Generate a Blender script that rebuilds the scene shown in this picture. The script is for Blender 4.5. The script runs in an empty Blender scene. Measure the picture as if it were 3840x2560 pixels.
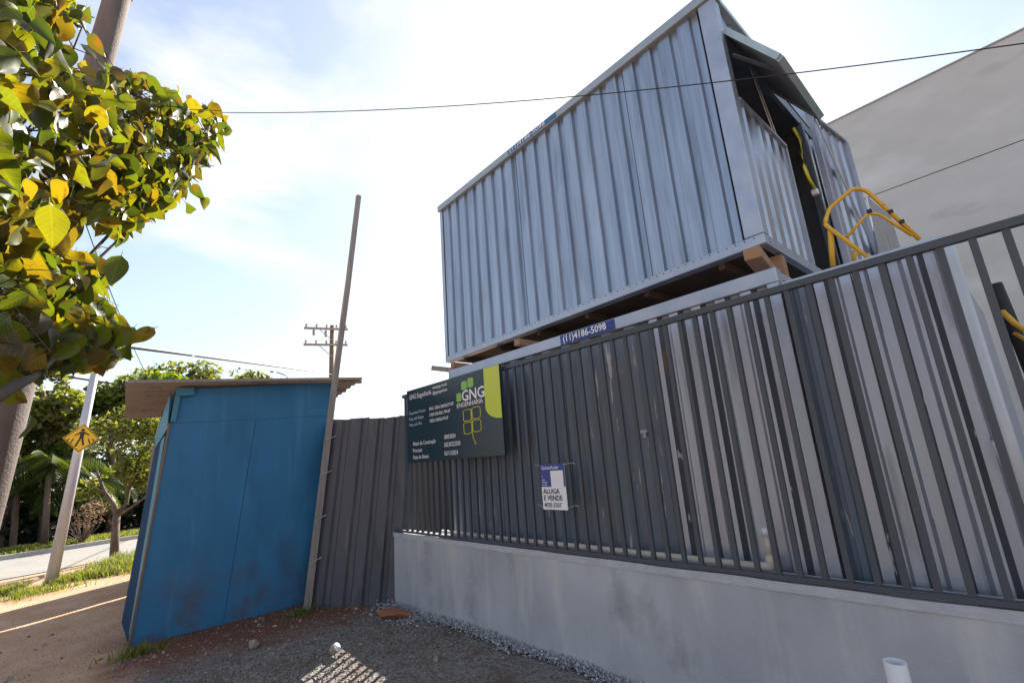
import bpy, bmesh, math, random
from mathutils import Vector, Matrix, noise
random.seed(7)
sc = bpy.context.scene
COL = sc.collection

# ------------------------------------------------------------------ camera
H = 1.6                                   # eye height
FPX = 1781.85                             # focal length in pixels of a 3840 wide frame
RC = ((0.74706694, -0.66088992, -0.07152276),
      (0.10691211, 0.22564693, -0.96832498),
      (0.65609511, 0.71575693, 0.2392305))
cam_d = bpy.data.cameras.new('camera')
cam = bpy.data.objects.new('camera', cam_d)
COL.objects.link(cam)
cam_d.sensor_width = 36.0
cam_d.sensor_fit = 'HORIZONTAL'
cam_d.lens = 36.0 * FPX / 3840.0
cam_d.clip_start = 0.05
cam_d.clip_end = 2000.0
R = Matrix(RC)
cx = Vector(RC[0]); cy = -Vector(RC[1]); cz = -Vector(RC[2])
m4 = Matrix(((cx.x, cy.x, cz.x, 0), (cx.y, cy.y, cz.y, 0), (cx.z, cy.z, cz.z, H), (0, 0, 0, 1)))
cam.matrix_world = m4
sc.camera = cam

# ------------------------------------------------------------------ sky, sun, exposure
SUN = Vector((0.68, 0.45, 0.574)).normalized()
SUN_EL = math.asin(SUN.z)
SUN_ROT = math.atan2(SUN.x, SUN.y)
world = bpy.data.worlds.new('World')
sc.world = world
world.use_nodes = True
wn = world.node_tree
wn.nodes.clear()
def N(t, typ, **kw):
    n = t.nodes.new(typ)
    for k, v in kw.items(): setattr(n, k, v)
    return n
w_out = N(wn, 'ShaderNodeOutputWorld')
w_bg = N(wn, 'ShaderNodeBackground')
w_sky = N(wn, 'ShaderNodeTexSky', sky_type='NISHITA', sun_disc=False, sun_elevation=SUN_EL, sun_rotation=SUN_ROT)
w_sky.dust_density = 0.8
w_sky.air_density = 1.0
w_bg.inputs['Strength'].default_value = 0.08
w_tc = N(wn, 'ShaderNodeTexCoord')
w_map = N(wn, 'ShaderNodeMapping')
w_map.inputs['Scale'].default_value = (1.0, 1.0, 1.7)
w_map.inputs['Location'].default_value = (-2.2, -1.1, 0.4)
w_no = N(wn, 'ShaderNodeTexNoise')
w_no.inputs['Scale'].default_value = 2.3
w_no.inputs['Detail'].default_value = 9.0
w_no.inputs['Roughness'].default_value = 0.55
w_no.inputs['Distortion'].default_value = 0.25
w_rmp = N(wn, 'ShaderNodeValToRGB')
w_rmp.color_ramp.elements[0].position = 0.48
w_rmp.color_ramp.elements[1].position = 0.66
w_mix = N(wn, 'ShaderNodeMixRGB')
w_mix.inputs['Color2'].default_value = (4.3, 4.45, 4.65, 1)
L = wn.links.new
def wmath(op, a, b_=0.0, clamp=False):
    n = N(wn, 'ShaderNodeMath', operation=op); n.use_clamp = clamp
    for k, v in ((0, a), (1, b_)):
        if isinstance(v, (int, float)): n.inputs[k].default_value = v
        else: L(v, n.inputs[k])
    return n.outputs[0]
L(w_tc.outputs['Generated'], w_map.inputs['Vector'])
L(w_map.outputs['Vector'], w_no.inputs['Vector'])
L(w_no.outputs['Fac'], w_rmp.inputs['Fac'])
# bright haze of the air: round the sun, and towards the horizon all about
w_dot = N(wn, 'ShaderNodeVectorMath', operation='DOT_PRODUCT')
L(w_tc.outputs['Generated'], w_dot.inputs[0]); w_dot.inputs[1].default_value = SUN
w_sep = N(wn, 'ShaderNodeSeparateXYZ'); L(w_tc.outputs['Generated'], w_sep.inputs[0])
def wrange(v, a, b_, c, d):
    n = N(wn, 'ShaderNodeMapRange', interpolation_type='SMOOTHSTEP'); L(v, n.inputs['Value'])
    for k, q in (('From Min', a), ('From Max', b_), ('To Min', c), ('To Max', d)): n.inputs[k].default_value = q
    return n.outputs['Result']
aur = wrange(w_dot.outputs['Value'], 0.80, 0.995, 0.0, 0.8)
hor = wrange(w_sep.outputs['Z'], 0.02, 0.34, 0.75, 0.0)
fac = wmath('MAXIMUM', wmath('MAXIMUM', w_rmp.outputs['Color'], aur), wmath('MAXIMUM', hor, 0.28))
L(fac, w_mix.inputs['Fac'])
L(w_sky.outputs['Color'], w_mix.inputs['Color1'])
L(w_mix.outputs['Color'], w_bg.inputs['Color'])
L(w_bg.outputs['Background'], w_out.inputs['Surface'])

sun_d = bpy.data.lights.new('sun', 'SUN')
sun_d.energy = 5.0
sun_d.angle = math.radians(0.5)
sun_d.color = (1.0, 0.93, 0.82)
sun = bpy.data.objects.new('sun', sun_d)
COL.objects.link(sun)
sun.rotation_euler = SUN.to_track_quat('Z', 'Y').to_euler()
sc.view_settings.view_transform = 'Standard'
sc.view_settings.look = 'None'
sc.view_settings.gamma = 1.0
sc.view_settings.exposure = 1.6
sc.view_settings.use_curve_mapping = False

# ------------------------------------------------------------------ helpers
D = 3840.0 / 2352.0
def ray(px, py):
    """direction of a picture point (2352 wide picture)"""
    v = Vector(((px * D - 1920) / FPX, (py * D - 1280) / FPX, 1.0))
    return R.transposed() @ v
def at_x(px, py, x):
    d = ray(px, py); return Vector((0, 0, H)) + d * (x / d.x)
def at_y(px, py, y):
    d = ray(px, py); return Vector((0, 0, H)) + d * (y / d.y)
def at_z(px, py, z=0.0):
    d = ray(px, py); return Vector((0, 0, H)) + d * ((z - H) / d.z)
def at_d(px, py, r):
    return Vector((0, 0, H)) + ray(px, py).normalized() * r

class MB:
    def __init__(self): self.v = []; self.f = []; self.mi = []
    def add(self, vs, fs, m=0):
        o = len(self.v); self.v += [Vector(a) for a in vs]
        for f in fs: self.f.append([o + i for i in f]); self.mi.append(m)
        return self
    def box(self, a, b, m=0):
        x0, y0, z0 = a; x1, y1, z1 = b
        return self.hexa([(x0, y0, z0), (x1, y0, z0), (x1, y1, z0), (x0, y1, z0)],
                         [(x0, y0, z1), (x1, y0, z1), (x1, y1, z1), (x0, y1, z1)], m)
    def hexa(self, lo, hi, m=0):
        return self.add(list(lo) + list(hi), [(3, 2, 1, 0), (4, 5, 6, 7), (0, 1, 5, 4), (1, 2, 6, 5), (2, 3, 7, 6), (3, 0, 4, 7)], m)
    def prism(self, poly, off, m=0):
        """closed solid: polygon (list of points) swept by vector off"""
        n = len(poly); off = Vector(off)
        a = [Vector(p) for p in poly]; b = [p + off for p in a]
        self.add(a + b, [tuple(range(n))[::-1], tuple(range(n, 2 * n))] + [(i, (i + 1) % n, n + (i + 1) % n, n + i) for i in range(n)], m)
        return self
    def bar(self, p, q, w, d, up=(0, 0, 1), m=0):
        p = Vector(p); q = Vector(q); t = (q - p).normalized(); up = Vector(up)
        s = t.cross(up)
        if s.length < 1e-4: s = t.cross(Vector((1, 0, 0)))
        s.normalize(); u = s.cross(t)
        c = [(-w / 2, -d / 2), (w / 2, -d / 2), (w / 2, d / 2), (-w / 2, d / 2)]
        return self.hexa([p + s * a + u * b for a, b in c], [q + s * a + u * b for a, b in c], m)
    def tube(self, pts, r, n=8, m=0, cap=True):
        pts = [Vector(p) for p in pts]
        rs = r if isinstance(r, (list, tuple)) else [r] * len(pts)
        o = len(self.v); ref = Vector((0.31, 0.17, 0.93))
        for i, p in enumerate(pts):
            t = (pts[min(i + 1, len(pts) - 1)] - pts[max(i - 1, 0)]).normalized()
            s = t.cross(ref)
            if s.length < 0.1: s = t.cross(Vector((1, 0, 0)))
            s.normalize(); u = s.cross(t)
            for k in range(n):
                a = 2 * math.pi * k / n
                self.v.append(p + (s * math.cos(a) + u * math.sin(a)) * rs[i])
        for i in range(len(pts) - 1):
            for k in range(n):
                k2 = (k + 1) % n
                self.f.append([o + i * n + k, o + i * n + k2, o + (i + 1) * n + k2, o + (i + 1) * n + k]); self.mi.append(m)
        if cap:
            self.f.append([o + k for k in range(n)][::-1]); self.mi.append(m)
            e = o + (len(pts) - 1) * n
            self.f.append([e + k for k in range(n)]); self.mi.append(m)
        return self
    def lathe(self, prof, c, n=14, m=0):
        o = len(self.v); c = Vector(c)
        for r, z in prof:
            for k in range(n):
                a = 2 * math.pi * k / n
                self.v.append(c + Vector((r * math.cos(a), r * math.sin(a), z)))
        for i in range(len(prof) - 1):
            for k in range(n):
                k2 = (k + 1) % n
                self.f.append([o + i * n + k, o + i * n + k2, o + (i + 1) * n + k2, o + (i + 1) * n + k]); self.mi.append(m)
        return self
    def build(self, name, mats, parent=None, smooth=False, base=None, kind=None):
        if not isinstance(mats, (list, tuple)): mats = [mats]
        org = Vector((0, 0, 0))
        if parent is not None:
            q = parent
            while q is not None: org += q.location; q = q.parent
        elif base is not None: org = Vector(base)
        me = bpy.data.meshes.new(name)
        me.from_pydata([tuple(a - org) for a in self.v], [], self.f)
        for mt in mats: me.materials.append(mt)
        if len(mats) > 1: me.polygons.foreach_set('material_index', self.mi)
        if smooth: me.polygons.foreach_set('use_smooth', [True] * len(me.polygons))
        me.update()
        ob = bpy.data.objects.new(name, me)
        COL.objects.link(ob)
        if parent is not None: ob.parent = parent
        else: ob.location = org
        if kind: ob['kind'] = kind
        return ob

def fixn(ob):
    bm = bmesh.new(); bm.from_mesh(ob.data); bmesh.ops.recalc_face_normals(bm, faces=bm.faces); bm.to_mesh(ob.data); bm.free()
    return ob
def bevel(ob, w=0.004, seg=1):
    md = ob.modifiers.new('bevel', 'BEVEL'); md.width = w; md.segments = seg; md.limit_method = 'ANGLE'
    return ob
def tag(o, label=None, cat=None, group=None, kind=None):
    if label: o['label'] = label
    if cat: o['category'] = cat
    if group: o['group'] = group
    if kind: o['kind'] = kind
    return o
def thing(name, loc, label, cat, group=None):
    o = bpy.data.objects.new(name, None); COL.objects.link(o)
    o.location = loc; o.empty_display_size = 0.2
    return tag(o, label, cat, group)

# text printed flat on a plane: origin, reading direction, up direction, size
def text(body, org, rd, up, size, mt, parent, name='lettering', align='LEFT', squeeze=1.0, bold=0.0):
    cu = bpy.data.curves.new('t', 'FONT'); cu.body = body; cu.size = size; cu.align_x = align
    cu.extrude = 0.0006; cu.offset = bold; cu.resolution_u = 2
    to = bpy.data.objects.new('t', cu); COL.objects.link(to)
    dg = bpy.context.evaluated_depsgraph_get(); dg.update()
    me = bpy.data.meshes.new_from_object(to.evaluated_get(dg))
    bpy.data.objects.remove(to); bpy.data.curves.remove(cu)
    rd = Vector(rd).normalized(); up = Vector(up); up = (up - rd * up.dot(rd)).normalized(); nn = rd.cross(up)
    off = Vector((0, 0, 0)); q = parent
    while q is not None: off += q.location; q = q.parent
    for v in me.vertices:
        c = v.co.copy()
        v.co = Vector(org) + rd * c.x * squeeze + up * c.y + nn * c.z - off
    me.name = name; me.materials.clear(); me.materials.append(mt); me.update()
    ob = bpy.data.objects.new(name, me); COL.objects.link(ob); ob.parent = parent
    return ob

# ------------------------------------------------------------------ materials
def mat(name, c1, c2=None, sc1=(3, 3, 3), lo=0.35, hi=0.65, rough=0.7, rough2=None, metal=0.0, bump=0.0, bsc=40.0,
        stain=None, ssc=(2, 2, 2), slo=0.55, shi=0.7, stain_m=None, stain_r=None, detail=6, spec=None, stain2=None, s2sc=(2, 2, 2), s2lo=0.6, s2hi=0.75, coat=0.0, bdist=0.02):
    m = bpy.data.materials.new(name); m.use_nodes = True
    t = m.node_tree; b = t.nodes['Principled BSDF']; lk = t.links.new
    tc = N(t, 'ShaderNodeTexCoord')
    def nz(scale, s=1.0, det=detail, ro=0.6):
        mp = N(t, 'ShaderNodeMapping'); mp.inputs['Scale'].default_value = scale
        lk(tc.outputs['Object'], mp.inputs['Vector'])
        n = N(t, 'ShaderNodeTexNoise'); n.inputs['Scale'].default_value = s; n.inputs['Detail'].default_value = det; n.inputs['Roughness'].default_value = ro
        lk(mp.outputs['Vector'], n.inputs['Vector']); return n
    def rng(sock, a, z):
        r = N(t, 'ShaderNodeMapRange'); r.inputs['From Min'].default_value = a; r.inputs['From Max'].default_value = z
        lk(sock, r.inputs['Value']); return r.outputs['Result']
    def mixc(f, a, z):
        x = N(t, 'ShaderNodeMixRGB'); lk(f, x.inputs['Fac'])
        for s, k in ((a, 'Color1'), (z, 'Color2')):
            if isinstance(s, tuple): x.inputs[k].default_value = (*s, 1)
            else: lk(s, x.inputs[k])
        return x.outputs['Color']
    def mixf(f, a, z):
        x = N(t, 'ShaderNodeMapRange'); lk(f, x.inputs['Value'])
        for s, k in ((a, 'To Min'), (z, 'To Max')):
            if isinstance(s, (int, float)): x.inputs[k].default_value = s
            else: lk(s, x.inputs[k])
        return x.outputs['Result']
    col = c1; rg = rough; me = metal
    if c2 is not None:
        f = rng(nz(sc1).outputs['Fac'], lo, hi)
        col = mixc(f, c1, c2)
        if rough2 is not None: rg = mixf(f, rough, rough2)
    for st, s_, a, z, sm, sr in ((stain, ssc, slo, shi, stain_m, stain_r), (stain2, s2sc, s2lo, s2hi, None, None)):
        if st is not None:
            f = rng(nz(s_).outputs['Fac'], a, z)
            col = mixc(f, col, st)
            if sm is not None: me = mixf(f, me, sm)
            if sr is not None: rg = mixf(f, rg, sr)
    for s, k in ((col, 'Base Color'), (rg, 'Roughness'), (me, 'Metallic')):
        if isinstance(s, tuple): b.inputs[k].default_value = (*s, 1)
        elif isinstance(s, (int, float)): b.inputs[k].default_value = s
        else: lk(s, b.inputs[k])
    if spec is not None: b.inputs['Specular IOR Level'].default_value = spec
    if coat: b.inputs['Coat Weight'].default_value = coat
    if bump:
        n = nz((bsc, bsc, bsc), 1.0, 5)
        bp = N(t, 'ShaderNodeBump'); bp.inputs['Strength'].default_value = bump; bp.inputs['Distance'].default_value = bdist
        lk(n.outputs['Fac'], bp.inputs['Height']); lk(bp.outputs['Normal'], b.inputs['Normal'])
    return m

M = {}
M['zinc'] = mat('galvanised_sheet', (0.265, 0.315, 0.385), (0.39, 0.44, 0.515), (26, 26, 0.6), 0.3, 0.7, 0.28, 0.42, 0.85, 0.22, 5,
                stain=(0.20, 0.24, 0.30), ssc=(9, 9, 0.9), slo=0.52, shi=0.8, stain_r=0.55, stain2=(0.46, 0.51, 0.58), s2sc=(5, 5, 0.6), s2lo=0.56, s2hi=0.85)
M['zinc_frame'] = mat('galvanised_frame', (0.34, 0.385, 0.46), (0.45, 0.49, 0.56), (5, 5, 5), 0.3, 0.7, 0.42, 0.55, 0.8, 0.04, 50,
                      stain=(0.34, 0.37, 0.41), ssc=(18, 18, 3), slo=0.6, shi=0.8)
M['zinc_shiny'] = mat('bright_sheet', (0.30, 0.32, 0.36), (0.45, 0.47, 0.51), (8, 8, 0.8), 0.3, 0.7, 0.22, 0.38, 0.95, 0.05, 12, stain=(0.22, 0.23, 0.25), ssc=(6, 6, 1.2), slo=0.55, shi=0.75)
M['rail_grey'] = mat('greyed_rail', (0.30, 0.35, 0.39), (0.37, 0.42, 0.46), (5, 5, 5), 0.3, 0.7, 0.5, None, 0.6)
M['zinc_old'] = mat('weathered_sheet', (0.36, 0.395, 0.46), (0.50, 0.535, 0.60), (10, 10, 0.6), 0.3, 0.7, 0.36, 0.55, 0.6, 0.06, 50,
                    stain=(0.24, 0.24, 0.27), ssc=(9, 9, 0.8), slo=0.58, shi=0.75, stain2=(0.62, 0.58, 0.50), s2sc=(16, 16, 1.3), s2lo=0.7, s2hi=0.76)
M['slate'] = mat('slate_paint', (0.098, 0.135, 0.178), (0.14, 0.18, 0.228), (6, 6, 1), 0.3, 0.7, 0.42, 0.55, 0.0, 0.05, 70,
                 stain=(0.42, 0.42, 0.41), ssc=(22, 22, 2.2), slo=0.665, shi=0.70, stain2=(0.24, 0.12, 0.055), s2sc=(15, 15, 1.1), s2lo=0.655, s2hi=0.73)
M['slate_worn'] = mat('worn_slate_paint', (0.095, 0.128, 0.165), (0.16, 0.19, 0.225), (16, 16, 0.8), 0.35, 0.7, 0.42, 0.55, 0.0, 0.05, 70, stain=(0.46, 0.45, 0.43), ssc=(24, 24, 2.4), slo=0.62, shi=0.655, stain2=(0.26, 0.14, 0.06), s2sc=(17, 17, 1.2), s2lo=0.61, s2hi=0.68)
M['slate_peel'] = mat('peeling_slate_paint', (0.050, 0.058, 0.074), (0.075, 0.082, 0.098), (6, 6, 1), 0.3, 0.7, 0.5, 0.6, 0.0, 0.1, 60,
                 stain=(0.50, 0.48, 0.43), ssc=(18, 18, 4), slo=0.645, shi=0.665, stain2=(0.22, 0.10, 0.04), s2sc=(12, 12, 2.5), s2lo=0.66, s2hi=0.70)
M['bars'] = mat('charcoal_bar_paint', (0.046, 0.055, 0.070), (0.058, 0.069, 0.085), (3, 3, 3), 0.3, 0.7, 0.45, 0.6, 0.0, 0.03, 80,
                stain=(0.16, 0.11, 0.07), ssc=(25, 25, 6), slo=0.72, shi=0.76)
M['plaster'] = mat('cement_render', (0.295, 0.30, 0.315), (0.46, 0.465, 0.48), (1.1, 1.1, 0.8), 0.3, 0.7, 0.85, 0.75, 0.0, 0.25, 22,
                   stain=(0.20, 0.195, 0.19), ssc=(2.2, 1.8, 1.5), slo=0.56, shi=0.80, stain2=(0.52, 0.50, 0.48), s2sc=(4, 3.2, 0.45), s2lo=0.54, s2hi=0.74, bdist=0.012)
M['concrete'] = mat('fair_concrete', (0.42, 0.43, 0.42), (0.52, 0.525, 0.515), (0.5, 0.5, 0.7), 0.3, 0.7, 0.85, 0.8, 0.0, 0.2, 6,
                    stain=(0.35, 0.35, 0.335), ssc=(1.1, 0.7, 1.8), slo=0.58, shi=0.80, stain2=(0.58, 0.60, 0.60), s2sc=(0.8, 0.5, 1.0), s2lo=0.5, s2hi=0.72, bdist=0.02)
M['pole'] = mat('pole_concrete', (0.12, 0.092, 0.08), (0.19, 0.155, 0.14), (8, 8, 2), 0.3, 0.7, 0.9, None, 0.0, 0.4, 60, stain=(0.13, 0.10, 0.09), ssc=(6, 6, 2), slo=0.55, shi=0.8)
M['blue'] = mat('blue_paint', (0.016, 0.135, 0.285), (0.026, 0.18, 0.36), (1.2, 1.2, 0.7), 0.35, 0.65, 0.5, 0.62, 0.0, 0.12, 30,
                stain=(0.045, 0.22, 0.41), ssc=(8, 8, 0.6), slo=0.54, shi=0.78, stain2=(0.0135, 0.115, 0.25), s2sc=(2.2, 2.2, 0.9), s2lo=0.52, s2hi=0.72, bdist=0.01)
M['dirt_dark'] = mat('soil_dark', (0.09, 0.05, 0.035), (0.14, 0.075, 0.05), (8, 8, 8), 0.3, 0.7, 0.95)
M['teal'] = mat('pale_blue_paint', (0.035, 0.17, 0.27), (0.045, 0.21, 0.31), (6, 6, 2), 0.3, 0.7, 0.55)
M['navy'] = mat('navy_paint', (0.005, 0.035, 0.085), (0.008, 0.045, 0.105), (6, 6, 2), 0.3, 0.7, 0.85, spec=0.15)  # shed sides and back: shade painted in as a darker blue
M['wood'] = mat('raw_timber', (0.27, 0.155, 0.085), (0.36, 0.22, 0.13), (14, 3, 14), 0.3, 0.7, 0.75, None, 0.0, 0.2, 50, stain=(0.17, 0.09, 0.05), ssc=(6, 6, 20), slo=0.6, shi=0.75)
M['wood_grey'] = mat('weathered_timber', (0.22, 0.19, 0.165), (0.33, 0.29, 0.26), (30, 30, 1.2), 0.3, 0.7, 0.85, None, 0.0, 0.3, 40, stain=(0.14, 0.10, 0.08), ssc=(12, 12, 1), slo=0.58, shi=0.75)
M['wood_brown'] = mat('brown_post_timber', (0.15, 0.095, 0.06), (0.21, 0.14, 0.09), (12, 12, 1), 0.3, 0.7, 0.85, None, 0.0, 0.2, 40)
M['fibre'] = mat('fibre_cement', (0.29, 0.25, 0.22), (0.37, 0.33, 0.295), (3, 3, 3), 0.3, 0.7, 0.9, None, 0.0, 0.2, 40, stain=(0.16, 0.125, 0.10), ssc=(5, 5, 5), slo=0.55, shi=0.75)
M['brown_sheet'] = mat('brown_black_sheet', (0.054, 0.053, 0.066), (0.084, 0.082, 0.096), (7, 7, 0.8), 0.3, 0.7, 0.5, 0.65, 0.1, 0.08, 50,
                       stain=(0.15, 0.135, 0.13), ssc=(16, 16, 1.5), slo=0.57, shi=0.8, stain2=(0.03, 0.028, 0.032), s2sc=(4, 4, 1.0), s2lo=0.55, s2hi=0.75)
M['rust_sheet'] = mat('rusty_sheet', (0.055, 0.055, 0.06), (0.085, 0.08, 0.08), (10, 10, 0.7), 0.3, 0.7, 0.75, None, 0.0, 0.1, 50, stain=(0.24, 0.10, 0.03), ssc=(11, 11, 0.5), slo=0.60, shi=0.70, stain2=(0.05, 0.05, 0.055), s2sc=(7, 7, 0.6), s2lo=0.55, s2hi=0.65)
M['pvc'] = mat('cream_pvc', (0.58, 0.52, 0.43), (0.66, 0.60, 0.52), (8, 8, 8), 0.3, 0.7, 0.4, None, 0.0, 0.0)
M['white_pvc'] = mat('white_pvc', (0.76, 0.76, 0.79), (0.80, 0.80, 0.82), (8, 8, 3), 0.3, 0.7, 0.3)
M['dark'] = mat('dark_lining', (0.02, 0.019, 0.018), (0.035, 0.03, 0.027), (4, 4, 4), 0.3, 0.7, 0.9)
M['plyfloor'] = mat('stained_plywood', (0.05, 0.032, 0.022), (0.085, 0.055, 0.035), (3, 12, 3), 0.3, 0.7, 0.85)
M['beige'] = mat('beige_lining', (0.42, 0.36, 0.29), (0.48, 0.42, 0.34), (5, 5, 5), 0.3, 0.7, 0.8)
M['greenrim'] = mat('pale_green_flashing', (0.34, 0.45, 0.46), (0.42, 0.52, 0.53), (6, 6, 6), 0.3, 0.7, 0.45, None, 0.4)
M['yellow_paint'] = mat('yellow_tube_paint', (0.62, 0.33, 0.015), (0.70, 0.40, 0.02), (9, 9, 9), 0.3, 0.7, 0.45, None, 0.0, 0.05, 60, stain=(0.30, 0.13, 0.02), ssc=(14, 14, 14), slo=0.62, shi=0.7)
M['hose'] = mat('yellow_hose', (0.60, 0.55, 0.03), None, rough=0.4)
M['black'] = mat('black_rubber', (0.012, 0.012, 0.013), None, rough=0.6)
M['sign_dark'] = mat('sign_slate_print', (0.011, 0.026, 0.036), (0.014, 0.031, 0.042), (2, 2, 2), 0.3, 0.7, 0.3, None, 0.0)
M['lime'] = mat('lime_print', (0.50, 0.58, 0.035), None, rough=0.35)
M['logo_green'] = mat('green_print', (0.22, 0.46, 0.05), None, rough=0.35)
M['white_print'] = mat('white_print', (0.78, 0.78, 0.78), None, rough=0.4)
M['grey_print'] = mat('grey_print', (0.45, 0.52, 0.54), None, rough=0.4)
M['navy_print'] = mat('blue_print', (0.012, 0.035, 0.22), None, rough=0.35)
M['teal_print'] = mat('teal_print', (0.03, 0.13, 0.30), None, rough=0.4)
M['yellow_print'] = mat('yellow_print', (0.72, 0.66, 0.04), None, rough=0.4)
M['black_print'] = mat('black_print', (0.02, 0.02, 0.022), None, rough=0.5)
M['paper'] = mat('poster_white', (0.72, 0.72, 0.76), (0.77, 0.77, 0.80), (6, 6, 6), 0.3, 0.7, 0.5)
M['sign_yellow'] = mat('road_sign_yellow', (0.80, 0.47, 0.008), (0.84, 0.50, 0.01), (6, 6, 6), 0.3, 0.7, 0.4)
M['steel_post'] = mat('galvanised_post', (0.42, 0.42, 0.46), (0.50, 0.50, 0.53), (6, 6, 1), 0.3, 0.7, 0.5, None, 0.3)
M['wire'] = mat('cable_black', (0.02, 0.02, 0.022), None, rough=0.6)
M['tie'] = mat('wire_tie', (0.55, 0.55, 0.56), None, rough=0.4, metal=0.6)
M['bark'] = mat('bark', (0.085, 0.06, 0.045), (0.15, 0.11, 0.085), (9, 9, 3), 0.3, 0.7, 0.9, None, 0.0, 0.5, 30)
M['bark_dark'] = mat('twig_bark', (0.09, 0.055, 0.045), (0.15, 0.10, 0.08), (9, 9, 9), 0.3, 0.7, 0.9)
M['asphalt'] = mat('pale_asphalt', (0.20, 0.195, 0.19), (0.27, 0.26, 0.25), (2, 2, 2), 0.3, 0.7, 0.9, None, 0.0, 0.2, 60, stain=(0.33, 0.24, 0.17), ssc=(0.6, 0.6, 0.6), slo=0.5, shi=0.7)
M['kerb'] = mat('kerb_concrete', (0.30, 0.29, 0.28), (0.36, 0.35, 0.33), (4, 4, 4), 0.3, 0.7, 0.9)
M['stone'] = mat('pebble', (0.24, 0.17, 0.13), (0.34, 0.27, 0.22), (9, 9, 9), 0.3, 0.7, 0.9, None, 0.0, 0.3, 40)
M['brick'] = mat('broken_brick', (0.24, 0.09, 0.045), (0.30, 0.13, 0.07), (12, 12, 12), 0.3, 0.7, 0.95, None, 0.0, 0.4, 60)
M['lamp'] = mat('lamp_grey', (0.30, 0.30, 0.31), None, rough=0.5)

def ground_mat():
    m = bpy.data.materials.new('earth_and_gravel'); m.use_nodes = True
    t = m.node_tree; b = t.nodes['Principled BSDF']; lk = t.links.new
    g = N(t, 'ShaderNodeNewGeometry')
    sp = N(t, 'ShaderNodeSeparateXYZ'); lk(g.outputs['Position'], sp.inputs[0])
    def nz(s, d=6, r=0.6):
        n = N(t, 'ShaderNodeTexNoise'); n.inputs['Scale'].default_value = s; n.inputs['Detail'].default_value = d; n.inputs['Roughness'].default_value = r
        lk(g.outputs['Position'], n.inputs['Vector']); return n.outputs['Fac']
    def mth(op, a, c, clamp=False):
        n = N(t, 'ShaderNodeMath', operation=op); n.use_clamp = clamp
        for s, i in ((a, 0), (c, 1)):
            if isinstance(s, (int, float)): n.inputs[i].default_value = s
            else: lk(s, n.inputs[i])
        return n.outputs[0]
    def rng(s, a, z):
        r = N(t, 'ShaderNodeMapRange'); r.inputs['From Min'].default_value = a; r.inputs['From Max'].default_value = z
        lk(s, r.inputs['Value']); return r.outputs['Result']
    def mixc(f, a, z):
        x = N(t, 'ShaderNodeMixRGB'); lk(f, x.inputs['Fac'])
        for s, k in ((a, 'Color1'), (z, 'Color2')):
            if isinstance(s, tuple): x.inputs[k].default_value = (*s, 1)
            else: lk(s, x.inputs[k])
        return x.outputs['Color']
    dirt = mixc(rng(nz(1.7), 0.35, 0.65), (0.42, 0.245, 0.15), (0.53, 0.345, 0.23))
    dirt = mixc(rng(nz(14.0), 0.55, 0.75), dirt, (0.27, 0.165, 0.11))
    vo = N(t, 'ShaderNodeTexVoronoi'); vo.inputs['Scale'].default_value = 46.0; lk(g.outputs['Position'], vo.inputs['Vector'])
    grav = mixc(vo.outputs['Color'], (0.085, 0.073, 0.068), (0.27, 0.238, 0.22))
    red = mixc(rng(nz(30.0), 0.4, 0.6), (0.13, 0.052, 0.03), (0.19, 0.085, 0.052))
    grav = mixc(rng(nz(2.2), 0.50, 0.66), grav, (0.13, 0.082, 0.06))
    # gravel lies right of the shed corner and up to its foot
    wob = mth('MULTIPLY', mth('SUBTRACT', nz(1.3), 0.5), 0.9)
    gx = rng(mth('ADD', sp.outputs['X'], wob), 0.30, 0.62)
    nearshed = rng(mth('ADD', sp.outputs['Y'], wob), 5.45, 6.1)
    side = mixc(nearshed, grav, red)
    col = mixc(gx, dirt, side)
    far = rng(sp.outputs['Y'], 7.0, 7.6)
    col = mixc(far, col, dirt)
    lk(col, b.inputs['Base Color']); b.inputs['Roughness'].default_value = 0.95
    b.inputs['Specular IOR Level'].default_value = 0.25
    bp = N(t, 'ShaderNodeBump'); bp.inputs['Strength'].default_value = 0.7; bp.inputs['Distance'].default_value = 0.02
    hh = mth('ADD', mth('MULTIPLY', vo.outputs['Distance'], -0.9), mth('MULTIPLY', nz(25.0), 1.2))
    lk(hh, bp.inputs['Height']); lk(bp.outputs['Normal'], b.inputs['Normal'])
    return m
M['ground'] = ground_mat()

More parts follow.
